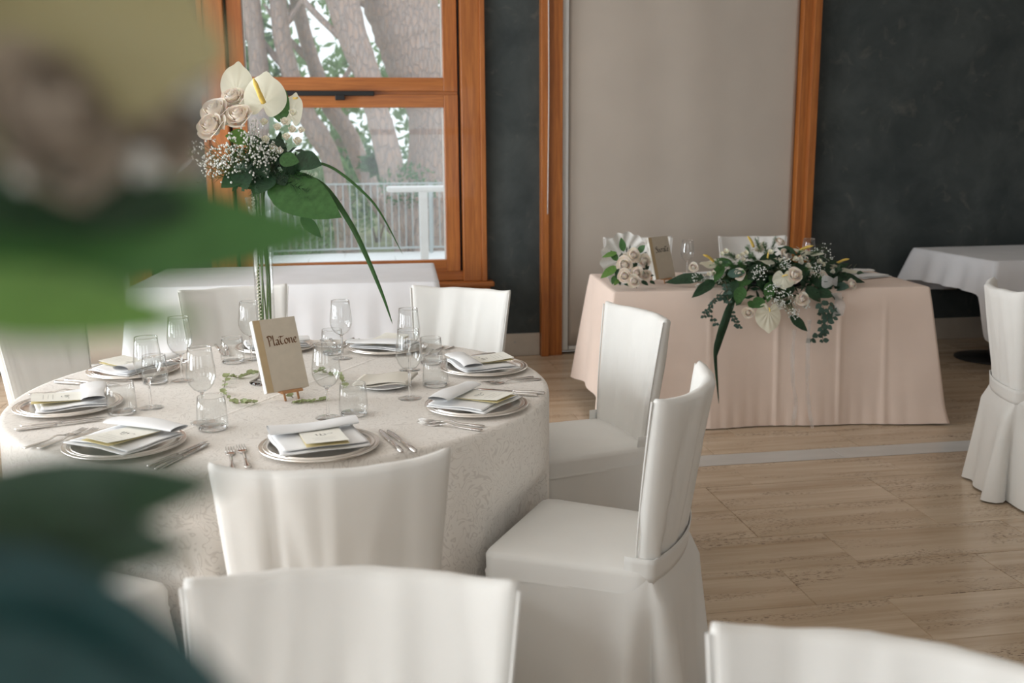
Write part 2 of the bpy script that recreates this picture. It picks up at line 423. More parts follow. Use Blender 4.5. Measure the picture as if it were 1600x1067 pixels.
# wooden posts framing the two roller blinds
def post(name, x0, x1, flip):
    t = empty(name, (x0, YB, 0)); struct(t); W_ = x1-x0
    a = .055
    xs = (0, a) if not flip else (W_-a, W_)
    bx('outer_board', 'wood_v', xs[0], xs[1], -.075, .1, .001, ZC, t, bevel=.004)
    xs2 = (a, W_) if not flip else (0, W_-a)
    bx('inner_board', 'wood_v', xs2[0], xs2[1], -.045, .1, .0005, ZC, t, bevel=.004)
    xm = a if not flip else W_-a
    bx('bead_strip', 'wood_v', xm-.004 if flip else xm+.0, xm+.012 if not flip else xm+.004, -.055, -.02, .002, ZC, t, bevel=.002)
    return t
post('trim_1', 1.345, 1.505, False); post('trim_2', 3.277, 3.403, True)
post('trim_3', -1.505, -1.345, True); post('trim_4', -3.403, -3.277, False)
def blind(x0, x1, label, amp):
    t = empty('roller_blind', ((x0+x1)/2, YB+.03, 0), 0, label, 'blind')
    hw = (x1-x0)/2
    def f(u, v):
        x = lerp(-hw, hw, u); z = lerp(.055, 3.15, v)
        a = .5+.5*v
        y = amp*a*(math.exp(-((u-.36-.10*(1-v))/.10)**2)*.9+.6*math.sin(u*7+1.5*v)+.45*math.exp(-((u-.62-.12*(1-v))/.07)**2))
        return (x, y-.02, z)
    MB().grid(f, 60, 26).build('fabric', 'blind_fabric', t, thick=.002)
    bx('bottom_bar', 'white_paint', -hw, hw, -.035, -.005, .028, .056, t, bevel=.004)
    bx('roller_tube', 'white_paint', -hw, hw, -.04, .04, 3.1, 3.18, t, bevel=.01)
    return t
for k, (xa, xb) in enumerate(((1.505, 1.554), (-1.554, -1.505))):
    j = struct(bx('trim_%d' % (5+k), 'white_paint', xa, xb, YB-.012, YB+.1, .03, ZC, bevel=.003))
blind(1.56, 3.272, 'tall beige roller blind hanging behind the flower-decked blush table', .014)
blind(-3.272, -1.56, 'beige roller blind with hanging pull cords, beside the tree window', .010)
cd = MB().tube(spline([(0, 0, 2.9), (.004, 0, 1.9), (-.004, 0, 1.04)], 5), .0035, 6)
o = cd.build('blind_cord', 'cord_white', loc=(1.392, YB-.082, 0)); tag(o, 'thin pale pull cord hanging down the wooden post beside the dark wall strip', 'cord')
pc = MB()
pc.tube([(-2.16, 0, 3.08), (-2.16, 0, 1.1)], .003, 5).tube([(-2.105, 0, 3.08), (-2.105, 0, 1.1)], .003, 5)
pc.tube(spline([(-2.16, 0, 1.1), (-2.132, 0, 1.06), (-2.105, 0, 1.1)], 5), .003, 5)
o = pc.build('blind_cord', 'cord_white', loc=(0, YB-.045, 0)); tag(o, 'looped pale pull cord hanging in front of the roller blind', 'cord')
s = empty('wall_socket', (4.60, YB-.001, .43), 0, 'beige socket plate low on the dark wall behind the bare side table', 'socket')
bx('plate', 'socket_plate', -.07, .07, -.012, 0, -.037, .037, s, bevel=.004)
for q in (-.035, 0, .035): bx('module', 'socket_plate', q-.012, q+.012, -.0145, -.011, -.024, .024, s, bevel=.001)

# window_1: two wooden sashes in a wooden casing
win = empty('window_1', (0, YB, 0)); struct(win)
for s_ in (-1, 1):
    xa, xb = sorted((s_*.784, s_*.918)); bx('casing', 'wood_v', xa, xb, -.05, .12, .568, 2.78, win, bevel=.006)
    xa, xb = sorted((s_*.916, s_*.952)); bx('casing_edge', 'wood_v', xa, xb, -.062, .02, .568, 2.78, win, bevel=.004)
    xa, xb = sorted((s_*.768, s_*.786)); bx('gap_shade', 'black_metal', xa, xb, .05, .10, .60, 2.78, win)  # black strip standing in for the shaded gap between sash and casing
    xa, xb = sorted((s_*.668, s_*.766)); bx('lower_stile', 'wood_v', xa, xb, -.005, .06, .637, 1.871, win, bevel=.004)
    bx('upper_stile', 'wood_v', xa, xb, .005, .07, 1.893, 2.7, win, bevel=.004)
bx('head_casing', 'wood_h', -.93, .93, -.05, .12, 2.70, 2.80, win, bevel=.004)
for nm, z0, z1, y_ in (('lower_bottom_rail', .636, .722, 0), ('lower_top_rail', 1.784, 1.870, 0), ('upper_bottom_rail', 1.894, 1.986, .01), ('upper_top_rail', 2.62, 2.705, .01)):
    bx(nm, 'wood_h', -.669, .669, y_-.004, y_+.058, z0, z1, win, bevel=.004)
bx('meeting_strip', 'wood_h', -.766, .766, .03, .06, 1.868, 1.896, win)
bx('apron', 'wood_h', -.79, .79, .0, .09, .572, .638, win, bevel=.003)
sill = bx('sill', 'wood_h', -1.0, 1.0, -.10, .10, .530, .569, win, bevel=.012)
bx('sill_moulding', 'wood_h', -.97, .97, -.075, .0, .500, .531, win, bevel=.006)
lt = bx('latch_bar', 'black_metal', -.42, .19, -.035, -.004, 1.860, 1.894, win, bevel=.005)
bx('latch_knob', 'black_metal', -.075, -.01, -.055, -.006, 1.832, 1.866, win, bevel=.004)
for nm, z0, z1, y_ in (('lower_pane', .70, 1.80, .028), ('upper_pane', 1.97, 2.64, .038)):
    bx(nm, 'window_glass', -.68, .68, y_, y_+.004, z0, z1, win)
for z0, z1, y_ in ((.716, 1.79, .03), (1.98, 2.63, .04)):
    for s_ in (-1, 1):
        xa, xb = sorted((s_*.659, s_*.670)); bx('glazing_bead', 'white_paint', xa, xb, y_+.006, y_+.03, z0, z1, win)

# ================================================================== outside
ter = MB(); ter.b(-8, 9, YB+.3, 15.0, -.2, -.03)
terr = tag(struct(ter.build('terrace', 'stone_outside', smooth=False)))
pv = MB().box((0, 0, 0), (1.19, .59, .02)).mesh('paving_slab', 'outdoor_white', False)
for r_ in range(6):
    for k in range(5): link('paving_slab', pv, terr, (-2.4+1.2*k+.5*(r_ % 2), 11.7+.6*r_, -.02))
gd = MB()
gd.grid(lambda u, v: (lerp(-40, 40, u), lerp(14.9, 70, v), -.45+.9*sm(0, 1, v)+.15*noise.noise((u*20, v*14, 1))), 40, 30)
struct(gd.build('ground_outside', 'earth'))
fe = empty('terrace_railing', (0, 14.8, 0), 0, 'pale metal railing of thin upright bars at the terrace edge under the pines', 'railing')
bx('top_rail', 'rail_metal', -3.5, 3.5, -.015, .015, 1.0, 1.022, fe); bx('bottom_rail', 'rail_metal', -3.5, 3.5, -.015, .015, .06, .085, fe)
bm = MB().box((0, 0, 0), (.014, .014, .93)).mesh('bar', 'rail_metal', False)
for k in range(69): link('bar', bm, fe, (-3.4+.1*k, 0, .54))
for k in range(4): bx('post', 'rail_metal', -3.5+2.32*k, -3.45+2.32*k, -.02, .02, -.03, 1.0, fe)
hr = empty('handrail', (.718, 10, 0), 0, 'white painted handrail on a square post outside the window', 'handrail')
bx('rail', 'outdoor_white', -.36, 1.9, -.05, .05, 1.085, 1.145, hr, bevel=.02)
bx('post', 'outdoor_white', -.04, .04, -.04, .04, -.03, 1.09, hr, bevel=.005)
bx('post', 'outdoor_white', 1.5, 1.58, -.04, .04, -.03, 1.09, hr, bevel=.005)
def leaf_cloud(b, c, rad, n, size, rg):
    for _ in range(n):
        while True:
            p = Vector((rg.uniform(-1, 1), rg.uniform(-1, 1), rg.uniform(-1, 1)))
            if p.length < 1: break
        p = Vector(c)+Vector((p.x*rad[0], p.y*rad[1], p.z*rad[2]))
        a = Vector((rg.gauss(0, 1), rg.gauss(0, 1), rg.gauss(0, 1))).normalized(); q = a.orthogonal().normalized()
        s = size*rg.uniform(.6, 1.3)
        b.add([p-a*s, p+q*s*.45, p+a*s, p-q*s*.45], [(0, 1, 2, 3)])
TR = [
 ([(1.27, 17, -.51), (1.3, 17, .79), (1.37, 17, 2.06), (1.17, 17, 2.88), (1.06, 17, 3.38), (.89, 17, 3.98), (.5, 17, 5.4), (.1, 17, 7.5)], [.46, .36, .37, .52, .58, .60, .5, .35], 'massive pine with plated bark standing behind the white handrail', 'tree_leaf', [(1.6, 18.5, 3.6, 1.0, 120), (0.4, 18.0, 7.5, 2.2, 500)]),
 ([(.97, 16.2, -.41), (.74, 16.2, .83), (.58, 16.2, 1.63), (.46, 16.2, 2.13), (.35, 16.2, 2.62), (.14, 16.2, 3.19), (-.02, 16.2, 3.8), (-.5, 16.2, 5.4), (-.7, 16.2, 7)], [.25, .21, .2, .19, .2, .23, .25, .22, .15], 'reddish pine leaning across in front of the massive trunk', 'tree_leaf', [(.45, 16.7, 1.3, .28, 160), (-.6, 16.5, 6.6, 1.6, 400)]),
 ([(1.26, 19, -.5), (.62, 19, .36), (.29, 19, 1.08), (.02, 19, 1.78), (-.31, 19, 2.29), (-.56, 19, 3.03), (-.75, 19, 3.8), (-1.1, 19, 5.6)], [.17, .17, .16, .16, .15, .13, .13, .1], 'slim dark pine leaning steeply among pale shrubs', 'tree_leaf_pale', [(-.2, 19.6, 2.9, .5, 110), (-.6, 19.5, 4.3, .9, 150)]),
 ([(-.06, 18, -.4), (-.28, 18, 1.21), (-.48, 18, 1.71), (-.73, 18, 2.2), (-1.01, 18, 3.16), (-1.1, 18, 4.4), (-1.2, 18, 6)], [.2, .17, .19, .16, .15, .15, .1], 'grey slender pine curving away beyond the vase flowers', 'tree_leaf', [(-1.3, 18.6, 2.6, .55, 160), (-1.2, 18.5, 4.6, 1.0, 200)]),
 ([(-1.9, 18, -.5), (-1.58, 18, 1.34), (-1.45, 18, 2.73), (-1.52, 18, 3.98), (-1.6, 18, 6)], [.23, .19, .16, .15, .1], 'upright pine hidden mostly by the tall table flowers', 'tree_leaf', [(-1.9, 18.5, 3.3, .9, 260), (-2.0, 18.5, 5, 1.3, 250)]),
]
rg = random.Random(11)
for pts, rad, lab, lm, clouds in TR:
    t = empty('pine_tree', (pts[0][0], pts[0][1], pts[0][2]), 0, lab, 'tree'); o0 = Vector(pts[0])
    sp = spline(pts, 6); rr = []
    for i in range(len(sp)):
        k = i/6; j = min(int(k), len(rad)-2); rr.append(lerp(rad[j], rad[j+1], k-j)*(1+.08*noise.noise((i*.7, pts[0][0]*9, 0))))
    MB().tube([p-o0 for p in sp], rr, 18).build('trunk', 'bark', t)
    b = MB()
    for (x, y, z, r_, n) in clouds: leaf_cloud(b, Vector((x, y, z))-o0, (r_, r_*.6, r_*.7), n, .10, rg)
    o = b.build('foliage', lm, t, False); o['kind'] = 'stuff'
    br = MB()
    for q in range(3):
        p0 = sp[int(len(sp)*(.6+.12*q))]-o0; d = Vector((rg.choice((-1, 1))*rg.uniform(.5, 1), rg.uniform(0, .5), rg.uniform(.5, 1)))
        br.tube(spline([p0, p0+d*.5+Vector((0, 0, -.08)), p0+d*1.2], 4), [.07]*4+[.05]*4+[.02], 6)
    br.build('branches', 'bark', t)
for (x, y, z, r_, n, lm, lab) in (
    (-.5, 20.5, .5, 1.2, 750, 'tree_leaf_pale', 'pale green shrub growing behind the slim leaning pine'),
    (.55, 21.5, .9, 1.1, 600, 'tree_leaf', 'darker green shrub between the leaning pines'),
    (-2.6, 20.5, .8, 1.5, 800, 'tree_leaf', 'broad green shrub beside the upright pine'),
    (2.6, 20.5, 1.2, 1.6, 700, 'tree_leaf_pale', 'pale shrub behind the massive pine'),
    (.9, 15.9, .95, .5, 260, 'tree_leaf', 'low leafy shrub at the foot of the massive pine, above the handrail'),
    (-1.0, 16.0, .2, .7, 260, 'tree_leaf_pale', 'low pale shrub directly behind the thin railing bars')):
    t = empty('garden_shrub', (x, y, -.3), 0, lab, 'shrub')
    b = MB(); leaf_cloud(b, (0, 0, z+.3), (r_, r_*.6, r_*.75), n, .10 if r_ > .6 else .05, rg)
    o = b.build('foliage', lm, t, False); o['kind'] = 'stuff'
    st = MB()
    for q in range(5):
        a = q*1.26; st.tube([(0, 0, -.25), (.3*r_*math.cos(a), .3*r_*math.sin(a), z*.6+.3), (.6*r_*math.cos(a), .5*r_*math.sin(a), z+.4)], [.03, .02, .008], 5)
    st.build('stems', 'bark', t)
for (x, y, z, r_, n, lab) in (
    (-4.5, 27, 3.2, 3.6, 1700, 'far leafy tree filling the gap beyond the upright pine'),
    (-.3, 30, 2.4, 3.2, 1000, 'far leafy tree seen between the leaning pines'),
    (4.2, 28, 3.5, 3.4, 1500, 'far leafy tree beyond the massive pine')):
    t = empty('garden_tree', (x, y, 0), 0, lab, 'tree')
    b = MB(); leaf_cloud(b, (0, 0, z), (r_, r_*.6, r_*.8), n, .20, rg)
    o = b.build('foliage', 'tree_leaf_pale', t, False); o['kind'] = 'stuff'
    MB().tube([(0, 0, -.4), (.1, 0, z*.6), (.3, 0, z+1)], [.3, .22, .1], 10).build('trunk', 'bark', t)

# ================================================================== chairs under white covers
CH = []
def chair(bc, face, seed, label, group=None):
    """bc: world point under the middle of the back's top edge; face: direction the sitter looks"""
    f = Vector((math.cos(R(face)), math.sin(R(face)), 0))
    org = Vector((bc[0], bc[1], 0))+f*.285
    t = empty('covered_chair', org, R(face-90), label, 'chair', group)
    CH.append((org.copy(), f.copy()))
    rg = random.Random(seed)
    ridges = [(rg.uniform(-.9, .9), rg.uniform(-.45, .45), rg.uniform(.035, .10), rg.uniform(-1, 1)) for _ in range(14)]
    def wr(s, v):
        q = 0
        for x0, sl, wd, am in ridges: q += am*math.exp(-((s-x0-sl*(1-v))/wd)**2)
        return .0085*q*(.35+.65*math.sin(PI*min(1, v*.9+.08)))
    nu = 34; H0, H1 = .41, .900
    def half(v): return .188+.042*v
    def cy_(v, s): return -.195-.085*v**1.15+(.022+.042*v)*s*s
    def th(v): return .026-.007*v
    rings = []
    vlist = [k/15 for k in range(16)]
    def ring(v, tscale, zadd):
        w_ = half(v); t_ = th(v)*tscale; pts = []
        for side in (1, -1):
            for i in range(nu):
                s = -1+2*i/(nu-1)
                if side < 0: s = -s
                e = 1-max(0, (abs(s)-.93)/.07)**2*.55
                d = wr(s, v) if side < 0 else wr(s*.9+.13, v)*.8
                y = cy_(v, s)+side*(t_*e)+d*(1 if side < 0 else -1)*-1
                z = lerp(H0, H1, v)+zadd+.010*v*(abs(s)**6)+.004*noise.noise((s*3, seed, 2))*v
                pts.append((s*w_, y, z))
        return pts
    rings = [ring(v, 1, 0) for v in vlist]+[ring(1, .72, .007), ring(1, .30, .011)]
    n = 2*nu; vs = [p for r_ in rings for p in r_]
    fs = [(j*n+i, j*n+(i+1) % n, (j+1)*n+(i+1) % n, (j+1)*n+i) for j in range(len(rings)-1) for i in range(n)]
    L = (len(rings)-1)*n
    fs += [(L+i, L+i+1, L+n-2-i, L+n-1-i) for i in range(nu-1)]
    b = MB(); b.add(vs, fs); b.build('back_cover', 'chair_cloth', t)
    # side seams of the back cover
    for s in (-1, 1):
        MB().tube([(s*(half(v)+.0015), cy_(v, 1)+.012, lerp(H0+.06, H1+.012, v)) for v in vlist], .0028, 5).build('seam', 'chair_cloth', t)
    # rounded-rectangle outlines for seat and skirt
    def rr_(m, hx0, hx1, y0, y1, rad):
        pts = []
        cs = [(hx1-rad, y1-rad, 0), (-hx1+rad, y1-rad, 90), (-hx0+rad, y0+rad, 180), (hx0-rad, y0+rad, 270)]
        raw = []
        for cx, cyy, a0 in cs:
            for k in range(7):
                a = R(a0+15*k); raw.append(Vector((cx+rad*math.cos(a), cyy+rad*math.sin(a), 0)))
        raw.append(raw[0]); ln = [0]
        for a, b_ in zip(raw, raw[1:]): ln.append(ln[-1]+(b_-a).length)
        j = 0
        for k in range(m):
            d = ln[-1]*k/m
            while ln[j+1] < d: j += 1
            u = (d-ln[j])/max(1e-9, ln[j+1]-ln[j]); p = raw[j].lerp(raw[j+1], u)
            tg = (raw[j+1]-raw[j]).normalized(); pts.append((p, Vector((tg.y, -tg.x, 0))))
        return pts
    m_ = 72; O = rr_(m_, .205, .228, -.20, .245, .035)
    rings = []
    for off, z in ((.004, .402), (.003, .408), (0, .412), (.001, .452), (-.006, .464)):
        rings.append([p+nm*off+Vector((0, 0, z)) for p, nm in O])
    for sc_, z in ((.93, .470), (.75, .474), (.5, .477), (.25, .478), (.05, .478)):
        rings.append([Vector((p.x*sc_, .0225+(p.y-.0225)*sc_, z+.003*noise.noise((p.x*sc_*6, p.y*sc_*6, seed)))) for p, nm in O])
    b = MB(); vs = [p for r_ in rings for p in r_]
    fs = [(j*m_+i, j*m_+(i+1) % m_, (j+1)*m_+(i+1) % m_, (j+1)*m_+i) for j in range(len(rings)-1) for i in range(m_)]
    fs.append(tuple((len(rings)-1)*m_+i for i in range(m_)))
    b.add(vs, fs); b.build('seat_cover', 'chair_cloth', t)
    m2 = 168; O = rr_(m2, .205, .224, -.236, .241, .03)
    ph = rg.uniform(0, 6)
    rear = [min(range(m2), key=lambda i: (O[i][0]-Vector((s*.205, -.205, 0))).length) for s in (-1, 1)]
    front = [min(range(m2), key=lambda i: (O[i][0]-Vector((s*.222, .241, 0))).length) for s in (-1, 1)]
    rings = []
    for k in range(16):
        q = k/15; z = lerp(.408, .008, q); rg_ = []
        for i, (p, nm) in enumerate(O):
            off = .004+.028*q+.010*q*math.sin(i/m2*2*PI*5+ph)+.006*q*math.sin(i/m2*2*PI*11+2*ph)
            for c in rear:
                d = min(abs(i-c), m2-abs(i-c))
                off += -.095*q**.8*math.exp(-(d/2.6)**2)+.036*q*math.exp(-((d-6)/3.2)**2)
            for c in front:
                d = min(abs(i-c), m2-abs(i-c)); off += .022*q*math.exp(-(d/6)**2)
            pt = p+nm*off+Vector((0, 0, z))
            if k == 0:      # the skirt runs up under the band at the foot of the back
                s_ = max(-1, min(1, p.x/.19)); wt = sm(-.13, -.19, p.y)
                pt = pt.lerp(Vector((s_*.192, cy_(.1, s_)-th(.1)+.004, .462)), wt)
            rg_.append(pt)
        rings.append(rg_)
    b = MB(); vs = [p for r_ in rings for p in r_]
    fs = [((j+1)*m2+i, (j+1)*m2+(i+1) % m2, j*m2+(i+1) % m2, j*m2+i) for j in range(len(rings)-1) for i in range(m2)]
    b.add(vs, fs); b.build('skirt', 'chair_cloth', t)
    # band tied round the foot of the back
    def bandf(u, v):
        a = lerp(-1.0, 1.0, u); vv = lerp(.06, .19, v)
        if abs(a) > .86:
            e = (abs(a)-.86)/.14; s = math.copysign(1.02, a); y = cy_(vv, 1)-th(vv)-.006+e*.075
        else: s = a/.86*1.02; y = cy_(vv, min(1, abs(s)))-th(vv)-.006
        return (s*half(vv), y, lerp(H0, H1, vv))
    MB().grid(bandf, 40, 5).build('waist_band', 'chair_cloth', t, thick=.004)
    return t

chair((-.05, 1.815), 92, 1, 'white covered chair pulled up to the round table before the book cover')
chair((-.005, 1.365), -101, 2, 'white covered chair standing back to back with the one before the book cover')
chair((.655, 1.03), -122, 3, 'white covered chair on the bare floor with only its upper back showing')
chair((.875, 2.345), 148, 4, 'white covered chair at the round table side-on to the bare floor')
chair((1.075, 3.477), 191.6, 5, 'white covered chair at the round table nearest the blush table')
chair((.485, 4.25), 238.7, 6, 'white covered chair beyond the round table before the dark wall strip')
chair((-.53, 4.49), 284, 7, 'white covered chair between the round table and the window table')
chair((-1.225, 3.93), -25, 8, 'white covered chair across the round table from the one side-on to the floor')
chair((-1.534, 2.875), 13, 9, 'white covered chair at the round table hidden behind the bright green leaf')
chair((-.94, 2.055), 57, 10, 'white covered chair at the round table mostly hidden by the dark leaves')
chair((1.88, 6.47), -95, 11, 'white covered chair behind the blush table by the rose bouquet')
chair((2.645, 6.38), -95, 12, 'white covered chair behind the blush table by the long flower arrangement')
chair((2.69, 3.84), -20, 13, 'white covered chair with tied back band standing near the white marble strip')
chair((2.95, 3.05), -10, 14, 'white covered chair with only its skirt showing beside the banded chair')

# ================================================================== tables and cloths
TC = Vector((-.215, 3.175, 0)); TR_ = .828; TZ = .755
def seat_hit(c, a, o_, f_):
    d = Vector((math.cos(a), math.sin(a), 0)); rel = Vector((c[0], c[1], 0))-o_
    r_ = Vector((f_.y, -f_.x, 0)); best = 9
    for k in range(40):
        t_ = .5+k*.0125; p = rel+d*t_
        if abs(p.dot(r_)) < .27 and -.3 < p.dot(f_) < .285: return t_-.0125
    return best
def round_table(c, label, cloth_label, seed, cat='table'):
    t = empty('round_table', (c[0], c[1], 0), 0, label, 'table')
    MB().lathe([(.0001, .72), (TR_-.02, .72), (TR_-.004, .728), (TR_-.004, .742), (TR_-.02, .749), (.0001, .749)], 64).build('table_top', 'easel_wood', t)
    MB().lathe([(.05, .03), (.05, .72)], 20).build('column', 'black_metal', t)
    MB().lathe([(.0001, .001), (.36, .001), (.36, .012), (.06, .035), (.0001, .035)], 40).build('base', 'black_metal', t)
    m_ = 320; rg = random.Random(seed); b = MB()
    fold = [(rg.uniform(0, 2*PI), rg.uniform(.05, .11), rg.uniform(.5, 1)) for _ in range(19)]
    def F(a):
        q = 0
        for a0, wd, am in fold:
            d = (a-a0+PI) % (2*PI)-PI; q += am*math.exp(-(d/wd)**2)
        return q
    rings = []
    for r_ in (.02, .2, .4, .6, .74, .79, .812): rings.append([(r_*math.cos(2*PI*i/m_), r_*math.sin(2*PI*i/m_), TZ-.0005) for i in range(m_)])
    for off, z in ((-.004, TZ-.002), (.002, TZ-.008), (.004, TZ-.02)): rings.append([((TR_+off)*math.cos(2*PI*i/m_), (TR_+off)*math.sin(2*PI*i/m_), z) for i in range(m_)])
    for k in range(1, 18):
        q = k/17; z = lerp(TZ-.02, .006, q); rr = []
        for i in range(m_):
            a = 2*PI*i/m_; rad = TR_+.004+.012*q+.040*q**.8*F(a+.04*math.sin(3*q+i*.02))-.012*q
            if z < .56:      # chair seats pushed in press the cloth back
                lim = min((seat_hit(c, a, o_, f_) for o_, f_ in CH), default=9)
                if lim < rad: rad = lerp(rad, max(lim, .5), sm(.56, .47, z))
            rr.append((rad*math.cos(a), rad*math.sin(a), z+.0))
        rings.append(rr)
    vs = [p for r_ in rings for p in r_]
    fs = [(j*m_+i, (j+1)*m_+i, (j+1)*m_+(i+1) % m_, j*m_+(i+1) % m_) for j in range(len(rings)-1) for i in range(m_)]
    fs.append(tuple(range(m_)))
    b.add(vs, fs)
    o = b.build('round_tablecloth', 'jacquard', loc=(c[0], c[1], 0)); tag(o, cloth_label, 'tablecloth')
    return t
round_table(TC, 'round banquet table hidden under the patterned cream cloth', 'cream patterned cloth draped to the floor over the laid round table', 3)
round_table((-.27, -.09), 'round table under the near cloth carrying the out-of-focus flowers', 'cream patterned cloth over the near round table below the blurred flowers', 8)

def rect_table(org, rz, L, D, label, cloth_label, mat, hems, flare, seed, pedestal=False, corner=.07, zt=.75, nf=7, wave=.02, n_s=44, creases=()):
    """org: front-left corner of the top; hems: hem heights front,right,back,left"""
    t = empty('banquet_table', (org[0], org[1], 0), rz, label, 'table')
    bx('table_top', 'easel_wood', .004, L-.004, .004, D-.004, zt-.035, zt-.004, t)
    if pedestal:
        for px in (.34, L-.34):
            MB().lathe([(.0001, .001), (.26, .001), (.26, .010), (.05, .028), (.0001, .028)], 40).build('base', 'black_metal', t, loc=(px, D*.42, 0))
            MB().lathe([(.035, .02), (.035, zt-.035)], 16).build('column', 'black_metal', t, loc=(px, D*.42, 0))
    else:
        for px in (.07, L-.07):
            for py in (.07, D-.07): MB().lathe([(.02, 0.001), (.02, zt-.035)], 10).build('leg', 'steel', t, loc=(px, py, 0))
    rg = random.Random(seed); P = []
    sides = [((0, 0), (L, 0), (0, -1)), ((L, 0), (L, D), (1, 0)), ((L, D), (0, D), (0, 1)), ((0, D), (0, 0), (-1, 0))]
    for si, (a, b_, nm) in enumerate(sides):
        for k in range(n_s):
            u = k/n_s; P.append((Vector((lerp(a[0], b_[0], u), lerp(a[1], b_[1], u), 0)), Vector((*nm, 0)), si, u))
    m_ = len(P); ph = [rg.uniform(0, 6) for _ in range(4)]
    rings = [[Vector((lerp(L/2, p.x, q), lerp(D/2, p.y, q), zt+.0008*noise.noise((p.x*q*7, p.y*q*7, seed)))) for p, *_ in P] for q in (.02, .3, .6, .85, .97, .995)]
    for k in range(1, 17):
        q = k/16; rr = []
        for p, nm, si, u in P:
            hz = hems[si]; nxt = hems[(si+1) % 4]; prv = hems[(si-1) % 4]
            hz = lerp(hz, (hz+nxt)/2, sm(.9, 1, u)); hz = lerp(hz, (hz+prv)/2, sm(.1, 0, u) if u < .1 else 0)
            dc = min(u, 1-u)*(L if si % 2 == 0 else D)
            n2 = Vector((nm.x, nm.y, 0))
            o2 = sides[(si+1) % 4][2] if u > .5 else sides[(si-1) % 4][2]
            cw = math.exp(-(dc/.11)**2); n2 = (n2+Vector((*o2, 0))*cw)
            out = .004+flare*q+corner*cw*q+wave*q*math.sin(u*nf*(1 if si % 2 == 0 else .6)*2*PI+ph[si])*(1-cw)*.8
            if si == 0:
                for cu, ca in creases: out += ca*sm(0, .25, q)*math.exp(-((u-cu)/.006)**2)
                if creases: out += q**6*(.005*abs(math.sin(u*75))+.015*math.sin(u*7+1))
            z = lerp(zt, hz-.03*cw*(1 if hz > .1 else 0), q**1.0) if k > 1 else zt-.006
            if k == 1: out = .003
            rr.append(p+n2*out+Vector((0, 0, max(.004, z))))
        rings.append(rr)
    vs = [p for r_ in rings for p in r_]
    fs = [(j*m_+i, (j+1)*m_+i, (j+1)*m_+(i+1) % m_, j*m_+(i+1) % m_) for j in range(len(rings)-1) for i in range(m_)]
    fs.append(tuple(range(m_))); b = MB(); b.add(vs, fs)
    o = b.build('tablecloth', mat, loc=(org[0], org[1], 0), rot=(0, 0, rz)); tag(o, cloth_label, 'tablecloth')
    return o
BR = (1.36, 5.07); BRZ = R(-4.6)
rect_table(BR, BRZ, 1.73, .80, 'banquet table under the blush cloth before the beige blind', 'blush pink cloth draped to the floor beneath the flower arrangement', 'blush_cloth', (.006, .02, .12, .12), .055, 21, corner=.045, nf=3.3, wave=.012, n_s=150, creases=((.30, .004), (.515, .006), (.715, .008), (.86, .004)))
rect_table((4.18, 5.95), R(1), 1.7, .95, 'side table on black disc feet against the dark wall', 'pale lilac white cloth with a short overhang on the bare side table', 'white_cloth', (.02, .05, .42, .53), .05, 22, pedestal=True, corner=.04)
rect_table((-1.25, 5.80), R(-3), 1.74, .96, 'long table standing under the window with trees', 'white cloth over the table standing under the window', 'white_cloth', (.01, .01, .3, .01), .04, 23, corner=.04, nf=11)

# ================================================================== tableware
def letters(text, nib, mat, name, parent, size, ang=38, thick=.0006):
    G = {
     'P': (1.0, [[(0, 1.5), (.14, 1.62), (.27, 1.4), (.27, .1), (.16, -.12)], [(-.02, 1.62), (.3, 1.78), (.72, 1.65), (.86, 1.3), (.66, .98), (.36, .86)]]),
     'l': (.45, [[(.02, 1.72), (.14, 1.62), (.14, .2), (.34, .02)]]),
     'a': (.85, [[(.1, .84), (.36, .95), (.56, .8), (.58, .15), (.78, .02)], [(.56, .58), (.22, .46), (.1, .2), (.28, .0), (.56, .2)]]),
     'T': (.85, [[(-.18, 1.18), (.1, 1.42), (.5, 1.36), (.95, 1.46)], [(.42, 1.36), (.16, .98), (.12, .4), (.36, .03), (.72, .16)]]),
     'o': (.82, [[(.38, .95), (.1, .75), (.1, .25), (.36, .0)], [(.38, .95), (.66, .72), (.66, .25), (.36, .0)]]),
     'n': (.9, [[(0, .86), (.12, .9), (.14, .02)], [(.14, .68), (.44, .95), (.62, .8), (.63, .15), (.8, .02)]]),
     'e': (.75, [[(.12, .46), (.5, .58), (.56, .82), (.34, .95), (.1, .66), (.12, .25), (.36, .0), (.64, .14)]]),
     'S': (.95, [[(.82, 1.42), (.5, 1.62), (.14, 1.5), (.12, 1.15), (.5, .85), (.78, .55), (.66, .12), (.3, -.02), (-.04, .14)], [(.1, 1.0), (.4, 1.12), (.86, 1.02)]]),
     'c': (.72, [[(.58, .85), (.36, .95), (.1, .7), (.1, .25), (.36, .0), (.62, .14)]]),
     'r': (.68, [[(0, .86), (.12, .9), (.14, .02)], [(.14, .66), (.36, .94), (.6, .84)]]),
     't': (.65, [[(.22, 1.3), (.18, .3), (.36, .02), (.56, .12)], [(-.02, .95), (.5, .98)]]),
    }
    b = MB(); x = 0; nv = Vector((math.cos(R(ang)), math.sin(R(ang)), 0))*nib/2
    for ch in text:
        adv, st = G[ch]
        for pl in st:
            sp = spline([(px+x, py, 0) for px, py in pl], 5)
            for p, q in zip(sp, sp[1:]):
                d = (q-p).normalized(); pn = Vector((-d.y, d.x, 0))*nib*.16
                n1 = nv if abs(nv.normalized().cross(d).z) > .3 else nv*.4+pn
                pts = [p-n1, p+n1, q+n1, q-n1]
                if (pts[1]-pts[0]).cross(pts[2]-pts[0]).z < 0: pts.reverse()
                b.add([v_*size for v_ in pts], [(0, 1, 2, 3)])
        x += adv
    o = b.build(name, mat, parent, False); o['kind'] = 'stuff'
    return o, x*size
